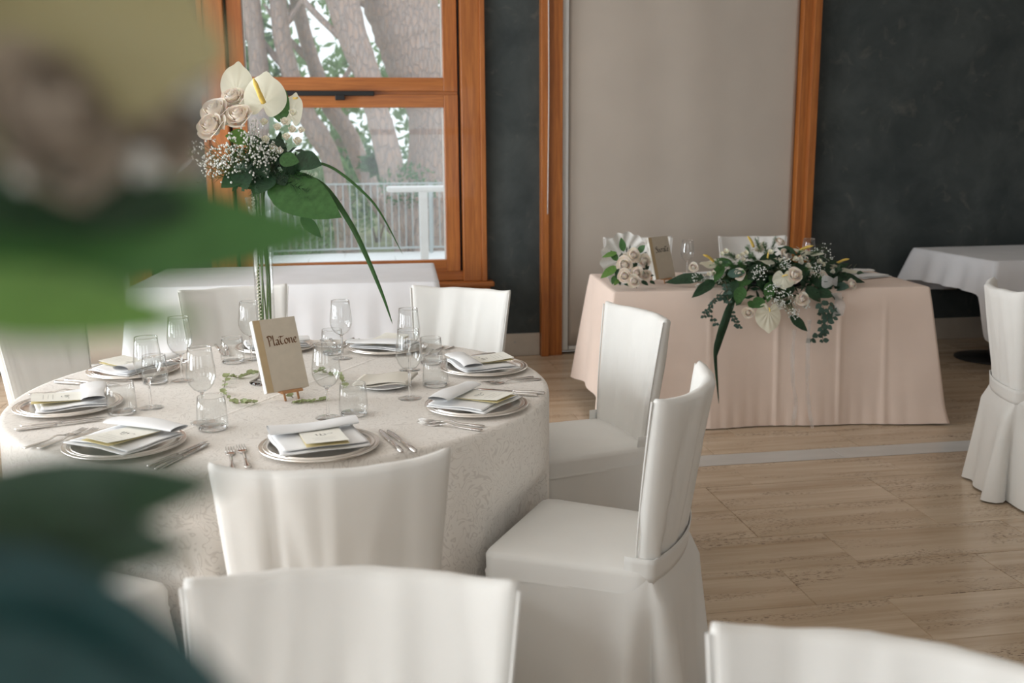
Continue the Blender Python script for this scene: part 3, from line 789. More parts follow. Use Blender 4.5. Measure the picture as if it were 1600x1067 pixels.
def book(loc, yaw, rec, w_, h_, text, tsize, ink, label, tx):
    """loc: bottom-left corner of the cover; stands leaning on a small easel"""
    n = Vector((math.sin(yaw), -math.cos(yaw), 0)); a = Vector((math.cos(yaw), math.sin(yaw), 0))
    upv = Vector((0, 0, 1))*math.cos(rec)-n*math.sin(rec); nn = a.cross(upv)
    t = empty('lettered_book', loc, 0, label, 'book')
    t.matrix_world = Matrix.Translation(Vector(loc)) @ Matrix((a, upv, nn)).transposed().to_4x4()
    d = .019
    bx('front_cover', 'book_cover', 0, w_, 0, h_, -.0025, 0, t, bevel=.0008)
    bx('back_cover', 'book_cover', 0, w_, 0, h_, -d, -d+.0025, t, bevel=.0008)
    bx('spine', 'book_pages', -.0022, .0002, 0, h_, -d, 0, t, bevel=.0008)
    bx('cover_band', 'book_band', .001, w_*.155, 0.0005, h_-.0005, -.0002, .0006, t)
    bx('page_block', 'book_pages', .002, w_-.004, .003, h_-.003, -d+.0024, -.0024, t)
    o, L = letters(text, .25, ink, 'lettering', t, tsize); o.location = (tx, h_*.625, .0008)
    o.rotation_euler = (0, 0, R(1.5))
    # easel
    e = empty('table_easel', (loc[0], loc[1], TZ), yaw, 'small wooden easel holding the %s' % label.split(',')[0], 'easel')
    zl = loc[2]-TZ; c = w_*.56
    bx('ledge', 'easel_wood', c-.035, c+.035, -.010, .022, zl-.0085, zl-.0005, e, bevel=.001)
    b = .0035
    for s in (-1, 1):
        M = MB().tube([(c+s*.022, -.004, 0), (c+s*.022, -.004+.010, zl-.004), (c+s*.010, .030+math.sin(rec)*.13, zl+.12)], .0035, 6)
        M.build('front_leg', 'easel_wood', e)
    MB().tube([(c, .12, 0), (c, .030+math.sin(rec)*.13, zl+.12)], .0035, 6).build('rear_leg', 'easel_wood', e)
    return t
book((-.265, 2.972, TZ+.032), .527, .353, .139, .223, 'PlaTone', .0174, 'ink_brown', 'cream book lettered Platone in brown, on the round table', .034)
book((1.653, 5.27, .752+.032), .572, .273, .169, .237, 'SocraTe', .0195, 'ink_black', 'cream book lettered Socrate in black, beside the rose bouquet', .044)

# --- one of each kind, then copies
def make_charger():
    t = empty('charger_plate')
    MB().lathe([(.0001, .004), (.095, .004), (.108, .006), (.116, .011), (.128, .0125), (.1285, .0145), (.1335, .0135), (.1375, .0155), (.142, .0140), (.1465, .0160), (.151, .0145), (.1525, .012), (.149, .0105), (.116, .007), (.10, .001), (.0001, .001)], 72).build('dish', 'silver', t)
    for r_, z in ((.1290, .0150), (.1395, .0158), (.1505, .0148)):
        MB().lathe([(r_-.0016, z-.001), (r_-.001, z+.0006), (r_, z+.0012), (r_+.001, z+.0006), (r_+.0016, z-.001)], 72).build('rim_bead', 'silver', t)
    return t
def make_napkin(seed):
    rg = random.Random(seed); t = empty('napkin')
    p1, p2 = rg.uniform(0, 6), rg.uniform(0, 6)
    def sheet(x0, x1, y0, y1, z, amp, lift):
        def f(u, v):
            x = lerp(x0, x1, u); y = lerp(y0, y1, v)
            zz = z+amp*(math.sin(x*34+p1+y*9)*.5+math.sin(y*40+p2)*.4)+lift*max(0, -v+.35)*.3
            if abs(x) > .10: zz += (abs(x)-.10)*.05
            return (x+.004*math.sin(y*30+p1), y+.004*math.sin(x*25+p2), max(zz, .0195 if abs(x) > .09 or abs(y) > .08 else .014))
        return f
    MB().grid(sheet(-.112, .112, -.092, .10, .020, .0034, .0), 26, 22).build('lower_layer', 'napkin_cloth', t, thick=.0025)
    MB().grid(sheet(-.104, .108, -.078, .098, .0255, .0038, .01), 26, 22).build('upper_layer', 'napkin_cloth', t, thick=.002)
    # the turned-over flap, a soft flattened roll across the far side
    def fl(u, v):
        x = lerp(-.116, .114, u); a = 2*PI*v
        ry = .034+.004*math.sin(x*20+p1); rz = .0085+.002*math.sin(x*28+p2)
        yy = .070+ry*math.cos(a)+.010*(x/.11)*math.sin(p1); zz = .0425+rz*math.sin(a)*(1 if math.sin(a) > 0 else .7)+.003*math.sin(x*17+p2)
        return (x, yy, zz)
    MB().grid(fl, 28, 17).build('flap', 'napkin_cloth', t)
    return t
def make_card():
    t = empty('menu_card')
    W_, L_ = .105, .158
    def leaf(z, curl):
        def f(u, v): return (lerp(-W_/2, W_/2, u), lerp(-L_/2, L_/2, v), z+curl*(1-v)**2)
        return f
    MB().grid(leaf(0, .002), 4, 8).build('inside_leaf', 'card_inside', t, False, thick=.0008)
    MB().grid(leaf(.0014, .009), 4, 8).build('cover_leaf', 'card_paper', t, False, thick=.0008)
    b = MB()
    def zc(y): return .0014+.009*(1-(y/L_+.5))**2+.0007
    def stroke(pl, w_, dst):
        sp = spline([(x, y, 0) for x, y in pl], 5)
        for p, q in zip(sp, sp[1:]):
            d = (q-p).normalized(); n_ = Vector((.75, .6, 0))*w_+Vector((-d.y, d.x, 0))*w_*.5
            dst.add([(v_.x, v_.y, zc(v_.y)) for v_ in (p-n_, q-n_, q+n_, p+n_)], [(0, 1, 2, 3)])
    y0 = .012
    stroke([(-.022, y0-.004), (-.016, y0+.010), (-.012, y0-.002), (-.006, y0+.011), (-.003, y0-.004)], .0011, b)
    stroke([(.0, y0+.004), (.005, y0+.008), (.008, y0), (.013, y0+.004)], .0010, b)
    stroke([(.014, y0+.006), (.022, y0+.010), (.027, y0+.007)], .0008, b)
    stroke([(-.008, y0-.009), (.002, y0-.011), (.009, y0-.008)], .0008, b)
    o = b.build('monogram', 'ink_black', t, False); o['kind'] = 'stuff'
    b = MB()
    for k, (xa, xb) in enumerate(((-.030, .032), (-.026, .024), (-.03, .03))):
        y = -.022-.013*k; b.add([(xa, y, zc(y)), (xb, y, zc(y)), (xb, y+.0011, zc(y)), (xa, y+.0011, zc(y))], [(0, 1, 2, 3)])
    o = b.build('text_lines', 'ink_grey', t, False); o['kind'] = 'stuff'
    return t
def make_fork():
    t = empty('fork')          # tines towards +y
    def f(u, v):
        y = lerp(-.098, .032, v); w_ = lerp(.0085, .0032, sm(0, .55, v))*(.75+.25*sm(0, .06, v)); w_ = lerp(w_, .0042, sm(.85, 1, v))
        z = .0035+.006*math.sin(PI*sm(.55, 1, v)); return ((u-.5)*2*w_, y, z+.0012*(1-(2*u-1)**2))
    MB().grid(f, 5, 16).build('handle', 'steel', t, thick=.0022)
    def g(u, v):
        y = lerp(.030, .060, v); w_ = lerp(.0042, .0118, sm(0, .6, v)); return ((u-.5)*2*w_, y, .0042-.003*math.sin(PI*v*.7)+.0005)
    head = MB().grid(g, 6, 7).build('head', 'steel', t, thick=.0018)
    for k in range(4):
        x = -.0098+.00653*k
        MB().tube([(x, .058, .0020), (x, .080, .0024), (x*.97, .098, .0062)], [.0017, .0015, .0008], 5).build('tine', 'steel', head)
    return t
def make_knife():
    t = empty('knife')
    MB().tube([(0, -.105, .0055), (0, -.1, .0055), (0, -.06, .0055), (0, -.01, .0052), (0, .002, .005)], [.003, .0068, .0075, .0058, .0044], 10, flat=.72).build('handle', 'steel', t)
    def f(u, v):
        y = lerp(.0, .118, v); w_ = .0085*math.sin(PI*(.18+.62*v))**.5*(1-sm(.86, 1, v)*.85)
        return (lerp(-w_, w_*.8, u), y, .0042+.0006*u)
    MB().grid(f, 4, 14).build('blade', 'steel', t, thick=.0012)
    return t
def glass_profile(outer, th): return outer+[(max(r_-th, .0002), z) for r_, z in reversed(outer)]
def make_wine():
    t = empty('wine_glass')
    bowl = [(.004, .088), (.012, .090), (.024, .098), (.034, .112), (.0395, .128), (.040, .142), (.0375, .168), (.0345, .192), (.0325, .212)]
    MB().lathe(glass_profile(bowl, .0012), 36).build('bowl', 'glass_thin', t)
    MB().lathe([(.0318, .2115), (.0326, .2135), (.0318, .2125)], 36).build('rim', 'glass_solid', t)
    MB().lathe([(.0002, .004), (.0048, .005), (.0036, .012), (.0034, .05), (.0038, .078), (.006, .088), (.011, .0915), (.0002, .0925)], 16).build('stem', 'glass_solid', t)
    MB().lathe([(.0002, .0005), (.036, .0005), (.037, .0016), (.030, .0026), (.012, .0042), (.0048, .0062), (.0002, .0066)], 40).build('foot', 'glass_thin', t)
    return t
def make_tumbler():
    t = empty('water_tumbler')
    body = [(.0002, .0006), (.034, .0006), (.0395, .004), (.0415, .012), (.0412, .03), (.0395, .06), (.0365, .092)]
    MB().lathe(body+[(.0355, .092), (.0383, .06), (.0398, .03), (.0396, .016), (.034, .010), (.0002, .0095)], 36).build('body', 'glass_thin', t)
    MB().lathe([(.0365, .0915), (.0369, .0925), (.036, .0932), (.0353, .0925), (.0356, .0915)], 36).build('rim', 'glass_solid', t)
    MB().lathe([(.0002, .0015), (.033, .0015), (.0375, .005), (.036, .009), (.0002, .008)], 36).build('base', 'glass_solid', t)
    return t
PROTO = {}
def inst(key, maker, loc, rz, label, cat, group=None):
    if key not in PROTO: o = PROTO[key] = maker()
    else: o = copy_tree(PROTO[key])
    o.location = loc; o.rotation_euler = (0, 0, rz); tag(o, label, cat, group); return o
PL = {0: 'at the place facing the book cover',
      7: 'one place round from the book cover, bare-floor side',
      6: 'at the place nearest the blush table',
      5: 'before the chair under the dark wall strip',
      4: 'at the place behind the standing book',
      3: 'at the place farthest from the bare floor',
      2: 'two places round from the book cover, leafy side',
      1: 'one place round from the book cover, leafy side'}
# charger centre, wine glass, tumbler
SET = {0: ((-.100, 2.482), (-.084, 2.778), (-.012, 2.795), 3),
       7: ((.344, 2.812), (.158, 2.958), (.249, 3.109), -4),
       6: ((.430, 3.315), (.181, 3.360), (.262, 3.451), 2),
       5: ((.118, 3.735), (-.049, 3.595), (-.085, 3.690), 0),
       4: ((-.30, 3.830), (-.374, 3.640), (-.435, 3.600), 3),
       3: ((-.755, 3.500), (-.568, 3.335), (-.650, 3.318), -6),
       2: ((-.845, 3.033), (-.603, 2.985), (-.672, 2.930), 4),
       1: ((-.594, 2.592), (-.425, 2.790), (-.392, 2.716), -5)}
for k, (c, wg, tb, tw) in SET.items():
    d = Vector((TC.x-c[0], TC.y-c[1], 0)); ang = math.atan2(d.y, d.x)-PI/2; P = PL[k]
    fx = Vector((math.cos(ang), math.sin(ang), 0)); fy = Vector((-math.sin(ang), math.cos(ang), 0)); c3 = Vector((c[0], c[1], TZ))
    inst('charger', make_charger, c3, ang, 'round silver charger plate '+P, 'plate', 'silver charger plates')
    a2 = ang+R(tw)
    nk = make_napkin(k+40); nk.location = c3; nk.rotation_euler = (0, 0, a2)
    tag(nk, 'folded white napkin on the charger '+P, 'napkin', 'folded napkins')
    inst('card', make_card, c3+fx*.008+fy*-.018+Vector((0, 0, .0335)), a2+R(-2), 'cream menu card tucked in the napkin '+P, 'menu card', 'menu cards')
    for j, (nm, xo) in enumerate((('inner', -.186), ('outer', -.218))):
        inst('fork', make_fork, c3+fx*xo+fy*(-.012-.012*j), ang+R(2-3*j), '%s silver fork ' % nm+P, 'fork', 'table forks')
    for j, (nm, xo) in enumerate((('inner', .182), ('outer', .208))):
        inst('knife', make_knife, c3+fx*xo+fy*(-.012-.012*j), ang+R(3+4*j), '%s silver knife ' % nm+P, 'knife', 'table knives')
    inst('wine', make_wine, (wg[0], wg[1], TZ), k*.7, 'clear stemmed wine glass '+P, 'wine glass', 'wine glasses on the round table')
    inst('tumbler', make_tumbler, (tb[0], tb[1], TZ), k*.5, 'clear water tumbler '+P, 'tumbler', 'water tumblers on the round table')
# bread plate with folded cream napkin in the middle of the table
o = MB().lathe([(.0001, .002), (.055, .002), (.062, .006), (.088, .013), (.089, .0145), (.087, .0155), (.062, .009), (.05, .0065), (.0001, .006)], 48).build('side_plate', 'porcelain', loc=(.085, 3.121, TZ))
tag(o, 'small white plate under a cream napkin in the middle of the round table', 'plate')
cn = empty('napkin', (.085, 3.121, TZ), R(-14), 'folded cream napkin on the small white plate', 'napkin')
def cnf(z, k):
    def f(u, v):
        x = lerp(-.085, .085, u); y = lerp(-.06, .065, v)
        return (x+.012*v, y+.02*(u-.5), z+.004*math.sin(x*38+k)+.003*math.sin(y*30+k)+.008*max(0, u-.6))
    return f
MB().grid(cnf(.022, 0), 18, 12).build('lower_layer', 'cream_napkin', cn, thick=.003)
MB().grid(cnf(.029, .6), 18, 12).build('upper_layer', 'cream_napkin', cn, thick=.003)
# glassware and napkin on the blush table
def onb(u, v, z=.7505):
    return Vector((BR[0]+u*math.cos(BRZ)-v*math.sin(BRZ), BR[1]+u*math.sin(BRZ)+v*math.cos(BRZ), z))
inst('wine', make_wine, onb(.55, .62), 0, 'clear wine glass behind the Socrate book on the blush table', 'wine glass')
inst('wine', make_wine, onb(1.28, .60), 0, 'clear wine glass behind the long flower arrangement', 'wine glass')
nk = make_napkin(77); nk.location = onb(1.56, .44, .737); nk.rotation_euler = (0, 0, R(20)); tag(nk, 'folded white napkin lying at the open end of the blush table', 'napkin')
nk = make_napkin(78); nk.location = onb(.62, .42, .737); nk.rotation_euler = (0, 0, R(-5)); tag(nk, 'folded white napkin between the Socrate book and the long flower arrangement', 'napkin')

# flower positions in metres, measured in the room
BA_ROSE = [((2.017, 4.98, 0.842), 0.0306), ((2.352, 5.15, 0.919), 0.0332), ((2.407, 5.35, 0.969), 0.0296), ((2.307, 4.93, 0.834), 0.0394), ((2.501, 5.0, 0.811), 0.0307), ((2.32, 4.86, 0.716), 0.0352), ((2.025, 4.86, 0.652), 0.0293), ((2.644, 4.95, 0.771), 0.0289), ((1.842, 5.2, 0.856), 0.0256)]
BA_BUD = [((2.046, 5.02, 0.939), 0.0135), ((2.023, 5.02, 0.929), 0.0135), ((2.05, 5.02, 0.91), 0.0135), ((2.065, 5.02, 0.949), 0.0135), ((2.344, 5.02, 0.909), 0.0135), ((2.376, 5.02, 0.893), 0.0135), ((2.406, 5.02, 0.908), 0.0135), ((2.418, 5.02, 0.872), 0.0135), ((2.43, 5.02, 0.852), 0.0135), ((2.372, 5.02, 0.909), 0.0135), ((2.504, 5.02, 0.876), 0.0135), ((2.562, 5.02, 0.836), 0.0135), ((2.41, 5.02, 0.824), 0.0135), ((2.083, 5.02, 0.771), 0.0135), ((2.074, 5.02, 0.729), 0.0135), ((2.154, 5.02, 0.769), 0.0135), ((2.131, 5.02, 0.753), 0.0135), ((2.152, 5.02, 0.724), 0.0135), ((2.126, 5.02, 0.707), 0.0135), ((2.078, 5.02, 0.716), 0.0135), ((1.866, 5.02, 0.841), 0.0135), ((1.889, 5.02, 0.847), 0.0135), ((1.952, 5.02, 0.957), 0.0135), ((1.932, 5.02, 0.945), 0.0135), ((2.203, 5.02, 0.948), 0.0135), ((2.482, 5.02, 0.893), 0.0135)]
BA_ANTH = [((2.143, 4.87, 0.693), (2.13, 4.84, 0.551), (-0.1, -1, 0.15), 0.1351, (2.135, 4.85, 0.676), (2.131, 4.83, 0.657)), ((2.256, 4.96, 0.851), (2.233, 4.9, 0.764), (-0.3, -1, 0.35), 0.1136, (2.241, 4.94, 0.828), (2.265, 4.92, 0.836)), ((2.299, 5.1, 0.902), (2.155, 5.06, 0.89), (-0.1, -0.35, 0.93), 0.0553, (2.214, 5.08, 0.906), (2.214, 5.06, 0.957)), ((2.449, 5.25, 0.94), (2.551, 5.12, 0.91), (0.0, -0.35, 0.93), 0.0737, (2.465, 5.23, 0.928), (2.539, 5.21, 0.958)), ((1.992, 5.2, 0.886), (1.862, 5.16, 0.87), (-0.1, -0.5, 0.85), 0.0737, (1.947, 5.18, 0.889), (1.88, 5.16, 0.928)), ((2.618, 5.2, 0.864), (2.736, 5.05, 0.811), (0.1, -0.5, 0.86), 0.0737, (2.666, 5.18, 0.858), (2.732, 5.16, 0.885)), ((2.226, 5.3, 0.923), (2.346, 5.45, 0.947), (0, -0.3, 0.9), 0.0553, (2.217, 5.28, 0.952), (2.171, 5.26, 1.015))]
BA_GYP = [((2.118, 4.95, 0.846), 0.0456), ((2.187, 4.9, 0.755), 0.0542), ((2.247, 4.88, 0.706), 0.06), ((2.279, 4.87, 0.642), 0.0359), ((2.279, 5.0, 0.887), 0.0369), ((2.455, 4.98, 0.847), 0.0428), ((2.576, 5.15, 0.923), 0.0601), ((1.854, 5.15, 0.79), 0.0443), ((1.921, 5.05, 0.814), 0.0372), ((2.364, 4.9, 0.686), 0.0301), ((2.21, 4.9, 0.691), 0.0361)]
BA_FERN = [(2.232, 5.15, 0.957), (2.189, 5.15, 0.978), (2.136, 5.15, 0.94), (2.04, 5.15, 0.923), (2.036, 5.0, 0.893), (1.976, 5.0, 0.889), (1.909, 5.0, 0.897), (2.279, 5.15, 0.983), (2.165, 5.15, 0.906), (2.414, 5.15, 0.92), (2.499, 5.15, 0.918), (2.49, 5.0, 0.759), (2.437, 5.0, 0.734), (2.045, 5.0, 0.849)]
BA_LEAF = [((1.894, 5.15, 0.808), (1.687, 5.2, 0.788), 0.0676, 'd'), ((1.9, 5.02, 0.805), (1.751, 4.93, 0.745), 0.0614, 'd'), ((2.019, 4.93, 0.782), (1.969, 4.88, 0.702), 0.0676, 'm'), ((2.078, 4.92, 0.705), (2.049, 4.88, 0.674), 0.0553, 'm'), ((2.122, 4.9, 0.719), (2.058, 4.87, 0.681), 0.0676, 'm'), ((2.351, 5.2, 0.957), (2.384, 5.1, 0.933), 0.043, 'd'), ((2.402, 5.2, 0.922), (2.345, 5.25, 0.952), 0.0369, 'd'), ((2.581, 5.05, 0.815), (2.78, 5.05, 0.777), 0.0553, 'd'), ((2.567, 5.0, 0.757), (2.613, 4.93, 0.765), 0.0614, 'e'), ((2.264, 4.88, 0.628), (2.353, 4.84, 0.552), 0.0553, 'd'), ((1.958, 5.0, 0.838), (2.031, 4.95, 0.855), 0.0553, 'e'), ((1.949, 5.05, 0.89), (1.885, 4.98, 0.811), 0.0553, 'm'), ((2.143, 5.03, 0.887), (2.064, 4.96, 0.802), 0.0614, 'd'), ((2.19, 5.0, 0.741), (2.112, 4.95, 0.808), 0.0676, 'd'), ((2.334, 4.99, 0.765), (2.201, 4.93, 0.719), 0.0676, 'd'), ((2.433, 5.0, 0.793), (2.523, 4.93, 0.78), 0.0676, 'd'), ((2.436, 4.97, 0.738), (2.518, 4.9, 0.727), 0.0676, 'd'), ((2.393, 4.97, 0.766), (2.445, 4.9, 0.697), 0.0676, 'd'), ((2.005, 4.98, 0.807), (1.911, 4.9, 0.713), 0.0614, 'd'), ((2.289, 5.15, 0.923), (2.164, 5.08, 0.881), 0.0614, 'd'), ((2.409, 5.1, 0.847), (2.488, 5.05, 0.864), 0.0614, 'd'), ((2.069, 5.2, 0.87), (1.951, 5.2, 0.893), 0.0553, 'm'), ((2.106, 5.0, 0.828), (1.981, 4.95, 0.78), 0.0614, 'm'), ((2.189, 4.97, 0.797), (2.149, 4.9, 0.706), 0.0614, 'm'), ((2.52, 5.07, 0.841), (2.599, 5.0, 0.788), 0.0614, 'd')]
BA_EUC = [([(1.896, 4.9, 0.764), (1.844, 4.88, 0.718), (1.82, 4.88, 0.656), (1.858, 4.88, 0.598)], 0.018), ([(1.915, 4.88, 0.741), (1.936, 4.86, 0.668), (1.954, 4.86, 0.617), (1.979, 4.86, 0.578)], 0.0191), ([(1.877, 4.9, 0.739), (1.813, 4.88, 0.681), (1.788, 4.88, 0.635)], 0.0168), ([(2.421, 4.88, 0.713), (2.455, 4.86, 0.638), (2.467, 4.86, 0.561), (2.382, 4.86, 0.499)], 0.0328), ([(2.462, 4.88, 0.699), (2.501, 4.86, 0.662), (2.498, 4.86, 0.605)], 0.0299), ([(2.436, 4.88, 0.674), (2.439, 4.86, 0.568), (2.451, 4.86, 0.477)], 0.0269), ([(1.915, 4.92, 0.817), (1.922, 4.9, 0.763), (1.891, 4.9, 0.726)], 0.0241)]
BA_BLADE = [[(1.974, 4.93, 0.732), (1.902, 4.84, 0.672), (1.867, 4.84, 0.56), (1.841, 4.84, 0.455)], [(1.965, 4.93, 0.72), (1.884, 4.84, 0.622), (1.858, 4.84, 0.529), (1.845, 4.84, 0.434), (1.874, 4.84, 0.175)], [(1.981, 4.93, 0.738), (1.91, 4.84, 0.647), (1.878, 4.84, 0.541), (1.849, 4.84, 0.421)]]
BA_RIB = [[(2.276, 4.84, 0.558), (2.27, 4.834, 0.418), (2.277, 4.828, 0.29), (2.294, 4.821, 0.16), (2.283, 4.815, 0.043)], [(2.357, 4.84, 0.606), (2.354, 4.834, 0.479), (2.356, 4.828, 0.319), (2.368, 4.821, 0.156), (2.393, 4.815, 0.024)]]
CP_ROSE = [((-0.398, 3.22, 1.62), 0.0455), ((-0.325, 3.19, 1.604), 0.0412), ((-0.407, 3.18, 1.573), 0.043), ((-0.346, 3.25, 1.661), 0.0379), ((-0.384, 3.24, 1.6), 0.0358)]
CP_BUD = [((-0.214, 3.2, 1.569), 0.0118), ((-0.191, 3.2, 1.586), 0.0118), ((-0.252, 3.2, 1.532), 0.0118), ((-0.17, 3.2, 1.562), 0.0118), ((-0.142, 3.2, 1.56), 0.0118), ((-0.231, 3.2, 1.508), 0.0118), ((-0.253, 3.2, 1.584), 0.0118), ((-0.165, 3.2, 1.612), 0.0118), ((-0.21, 3.2, 1.497), 0.0118), ((-0.155, 3.2, 1.526), 0.0118), ((-0.187, 3.2, 1.54), 0.0118)]
CP_ANTH = [((-0.34, 3.28, 1.644), (-0.324, 3.27, 1.763), (0.1, -1, 0.1), 0.0995, (-0.337, 3.25, 1.636), (-0.334, 3.23, 1.632)), ((-0.255, 3.2, 1.605), (-0.236, 3.22, 1.727), (-0.15, -1, 0.15), 0.1314, (-0.247, 3.17, 1.64), (-0.272, 3.15, 1.712)), ((-0.176, 3.3, 1.579), (-0.159, 3.28, 1.674), (0.45, -1, 0), 0.0717, (-0.163, 3.27, 1.659), (-0.149, 3.25, 1.661))]
CP_GYP = [((-0.336, 3.18, 1.519), 0.0469), ((-0.28, 3.2, 1.548), 0.0472), ((-0.261, 3.2, 1.49), 0.0472), ((-0.316, 3.17, 1.476), 0.0545), ((-0.379, 3.17, 1.491), 0.0467), ((-0.444, 3.18, 1.492), 0.043), ((-0.232, 3.2, 1.497), 0.0315), ((-0.366, 3.16, 1.448), 0.0466), ((-0.276, 3.18, 1.447), 0.0469), ((-0.409, 3.17, 1.456), 0.039)]
CP_LEAF = [((-0.208, 3.23, 1.584), (-0.19, 3.22, 1.681), 0.059, 'm'), ((-0.168, 3.2, 1.475), (-0.087, 3.16, 1.46), 0.0747, 'd'), ((-0.21, 3.18, 1.475), (-0.152, 3.16, 1.468), 0.055, 'm'), ((-0.214, 3.2, 1.431), (-0.199, 3.17, 1.396), 0.0472, 'd'), ((-0.251, 3.2, 1.41), (-0.038, 3.1, 1.315), 0.1494, 'm'), ((-0.154, 3.2, 1.297), (-0.096, 3.15, 1.239), 0.0393, 'd'), ((-0.468, 3.2, 1.477), (-0.514, 3.18, 1.438), 0.0189, 'p'), ((-0.296, 3.22, 1.534), (-0.365, 3.2, 1.548), 0.0629, 'b'), ((-0.235, 3.2, 1.432), (-0.292, 3.15, 1.376), 0.0786, 'd'), ((-0.315, 3.2, 1.432), (-0.382, 3.15, 1.398), 0.0708, 'd'), ((-0.24, 3.24, 1.534), (-0.212, 3.2, 1.461), 0.0786, 'd'), ((-0.299, 3.22, 1.49), (-0.247, 3.17, 1.432), 0.0708, 'd'), ((-0.46, 3.2, 1.499), (-0.496, 3.2, 1.492), 0.0315, 'm'), ((-0.206, 3.2, 1.446), (-0.148, 3.2, 1.442), 0.0472, 'd'), ((-0.334, 3.2, 1.462), (-0.311, 3.14, 1.391), 0.0708, 'd'), ((-0.281, 3.24, 1.461), (-0.336, 3.2, 1.433), 0.0708, 'd')]
CP_BLADE = [[(-0.194, 3.22, 1.42), (-0.149, 3.208, 1.423), (-0.077, 3.196, 1.386), (-0.007, 3.184, 1.281), (0.042, 3.172, 1.175), (0.09, 3.16, 1.048), (0.119, 3.148, 0.954)], [(-0.193, 3.22, 1.431), (-0.118, 3.208, 1.46), (-0.045, 3.196, 1.441), (0.048, 3.184, 1.362), (0.098, 3.172, 1.295), (0.158, 3.16, 1.174)]]
BQ_ROSE = [((1.501, 5.2, 0.927), 0.0351), ((1.435, 5.14, 0.886), 0.0399), ((1.562, 5.2, 0.897), 0.0334), ((1.425, 5.1, 0.831), 0.0345), ((1.49, 5.1, 0.846), 0.031), ((1.553, 5.14, 0.829), 0.0261), ((1.472, 5.08, 0.807), 0.0309), ((1.478, 5.26, 0.914), 0.0213)]
BQ_LEAF = [((1.409, 5.2, 0.947), (1.329, 5.2, 0.928), 0.0316, 'b'), ((1.457, 5.24, 0.946), (1.443, 5.24, 1.021), 0.0387, 'm'), ((1.538, 5.24, 0.94), (1.567, 5.22, 0.981), 0.0387, 'm'), ((1.405, 5.18, 0.875), (1.31, 5.15, 0.824), 0.0492, 'b'), ((1.41, 5.2, 0.901), (1.381, 5.22, 0.957), 0.0387, 'm'), ((1.408, 5.18, 0.868), (1.402, 5.1, 0.792), 0.0422, 'd'), ((1.393, 5.15, 0.829), (1.359, 5.1, 0.794), 0.0351, 'm'), ((1.422, 5.12, 0.796), (1.455, 5.08, 0.781), 0.0211, 'd'), ((1.53, 5.14, 0.798), (1.555, 5.1, 0.781), 0.0246, 'd'), ((1.521, 5.24, 0.894), (1.495, 5.2, 0.863), 0.0422, 'd'), ((1.59, 5.18, 0.791), (1.604, 5.14, 0.781), 0.0211, 'd'), ((1.4, 5.12, 0.808), (1.364, 5.08, 0.791), 0.0246, 'b'), ((1.484, 5.24, 0.873), (1.517, 5.2, 0.87), 0.0457, 'd'), ((1.551, 5.24, 0.864), (1.554, 5.2, 0.836), 0.0387, 'd')]
BQ_C = (1.501, 5.3, 0.859)
IVY = [[(-0.419, 3.198, 0.757), (-0.421, 3.317, 0.757), (-0.39, 3.339, 0.757), (-0.349, 3.341, 0.757), (-0.338, 3.408, 0.757)], [(-0.421, 3.146, 0.757), (-0.401, 3.076, 0.757), (-0.365, 2.989, 0.757), (-0.335, 2.953, 0.757), (-0.304, 2.978, 0.757)], [(-0.196, 2.957, 0.757), (-0.172, 2.961, 0.757), (-0.146, 2.963, 0.757), (-0.117, 2.966, 0.757), (-0.087, 2.984, 0.757)], [(-0.143, 3.351, 0.757), (-0.116, 3.355, 0.757), (-0.085, 3.32, 0.757), (-0.057, 3.257, 0.757), (-0.034, 3.16, 0.757), (-0.044, 3.075, 0.757)], [(-0.194, 3.02, 0.757), (-0.22, 3.108, 0.757), (-0.214, 3.177, 0.757)]]

# ================================================================== flowers
def rose_mesh(seed, mat='petal_cream'):
    rg = random.Random(seed); b = MB(); np_ = 19
    for k in range(np_):
        t = k/(np_-1); th0 = k*2.4+rg.uniform(-.2, .2); wd = lerp(1.5, .75, t**.7)
        r1 = lerp(.10, .98, t**.9); h = lerp(.52, .12, t**1.5)+rg.uniform(-.03, .03); z0 = lerp(.05, -.5, t**.6)
        def f(u, v, th0=th0, r1=r1, wd=wd, h=h, t=t, z0=z0, k=k):
            s = 2*u-1; a = th0+s*wd*(.45+.55*math.sin(min(1, v*1.2+.1)*PI*.5))
            if t < .45: r_ = r1*(.75+.35*math.sin(PI*v*.75))
            else: r_ = r1*(.30+.62*v**.7)+.10*t*max(0, v-.7)*3*(1-s*s*.4)
            r_ *= 1+.05*math.cos(3*s+k); z = z0+(h-z0)*v**.85*(1-.18*abs(s)**2.5)-.16*t*max(0, v-.75)*4*(.4+.6*s*s)
            return (r_*math.cos(a), r_*math.sin(a), z)
        b.grid(f, 7, 6)
    b.ball((0, 0, .05), .34, 10, 6, sz=1.2); b.ball((0, 0, -.35), .36, 8, 5)
    return b.mesh('rose', mat)
ROSES = [rose_mesh(s) for s in (1, 2, 3)]; SHADED_ROSE = rose_mesh(4, 'petal_shaded')
def bud_mesh(seed):
    b = MB(); rg = random.Random(seed)
    for k in range(7):
        th0 = k*2.4; r1 = .35+.09*k
        def f(u, v, th0=th0, r1=r1):
            s = 2*u-1; a = th0+s*1.0; return (r1*v**.6*math.cos(a), r1*v**.6*math.sin(a), -.6+1.25*v*(1-.2*s*s)-.25*(r1-.35)*v)
        b.grid(f, 5, 4)
    b.ball((0, 0, -.5), .4, 6, 4, sz=.7); return b.mesh('spray_rose', 'spray_bud')
BUD = bud_mesh(1)
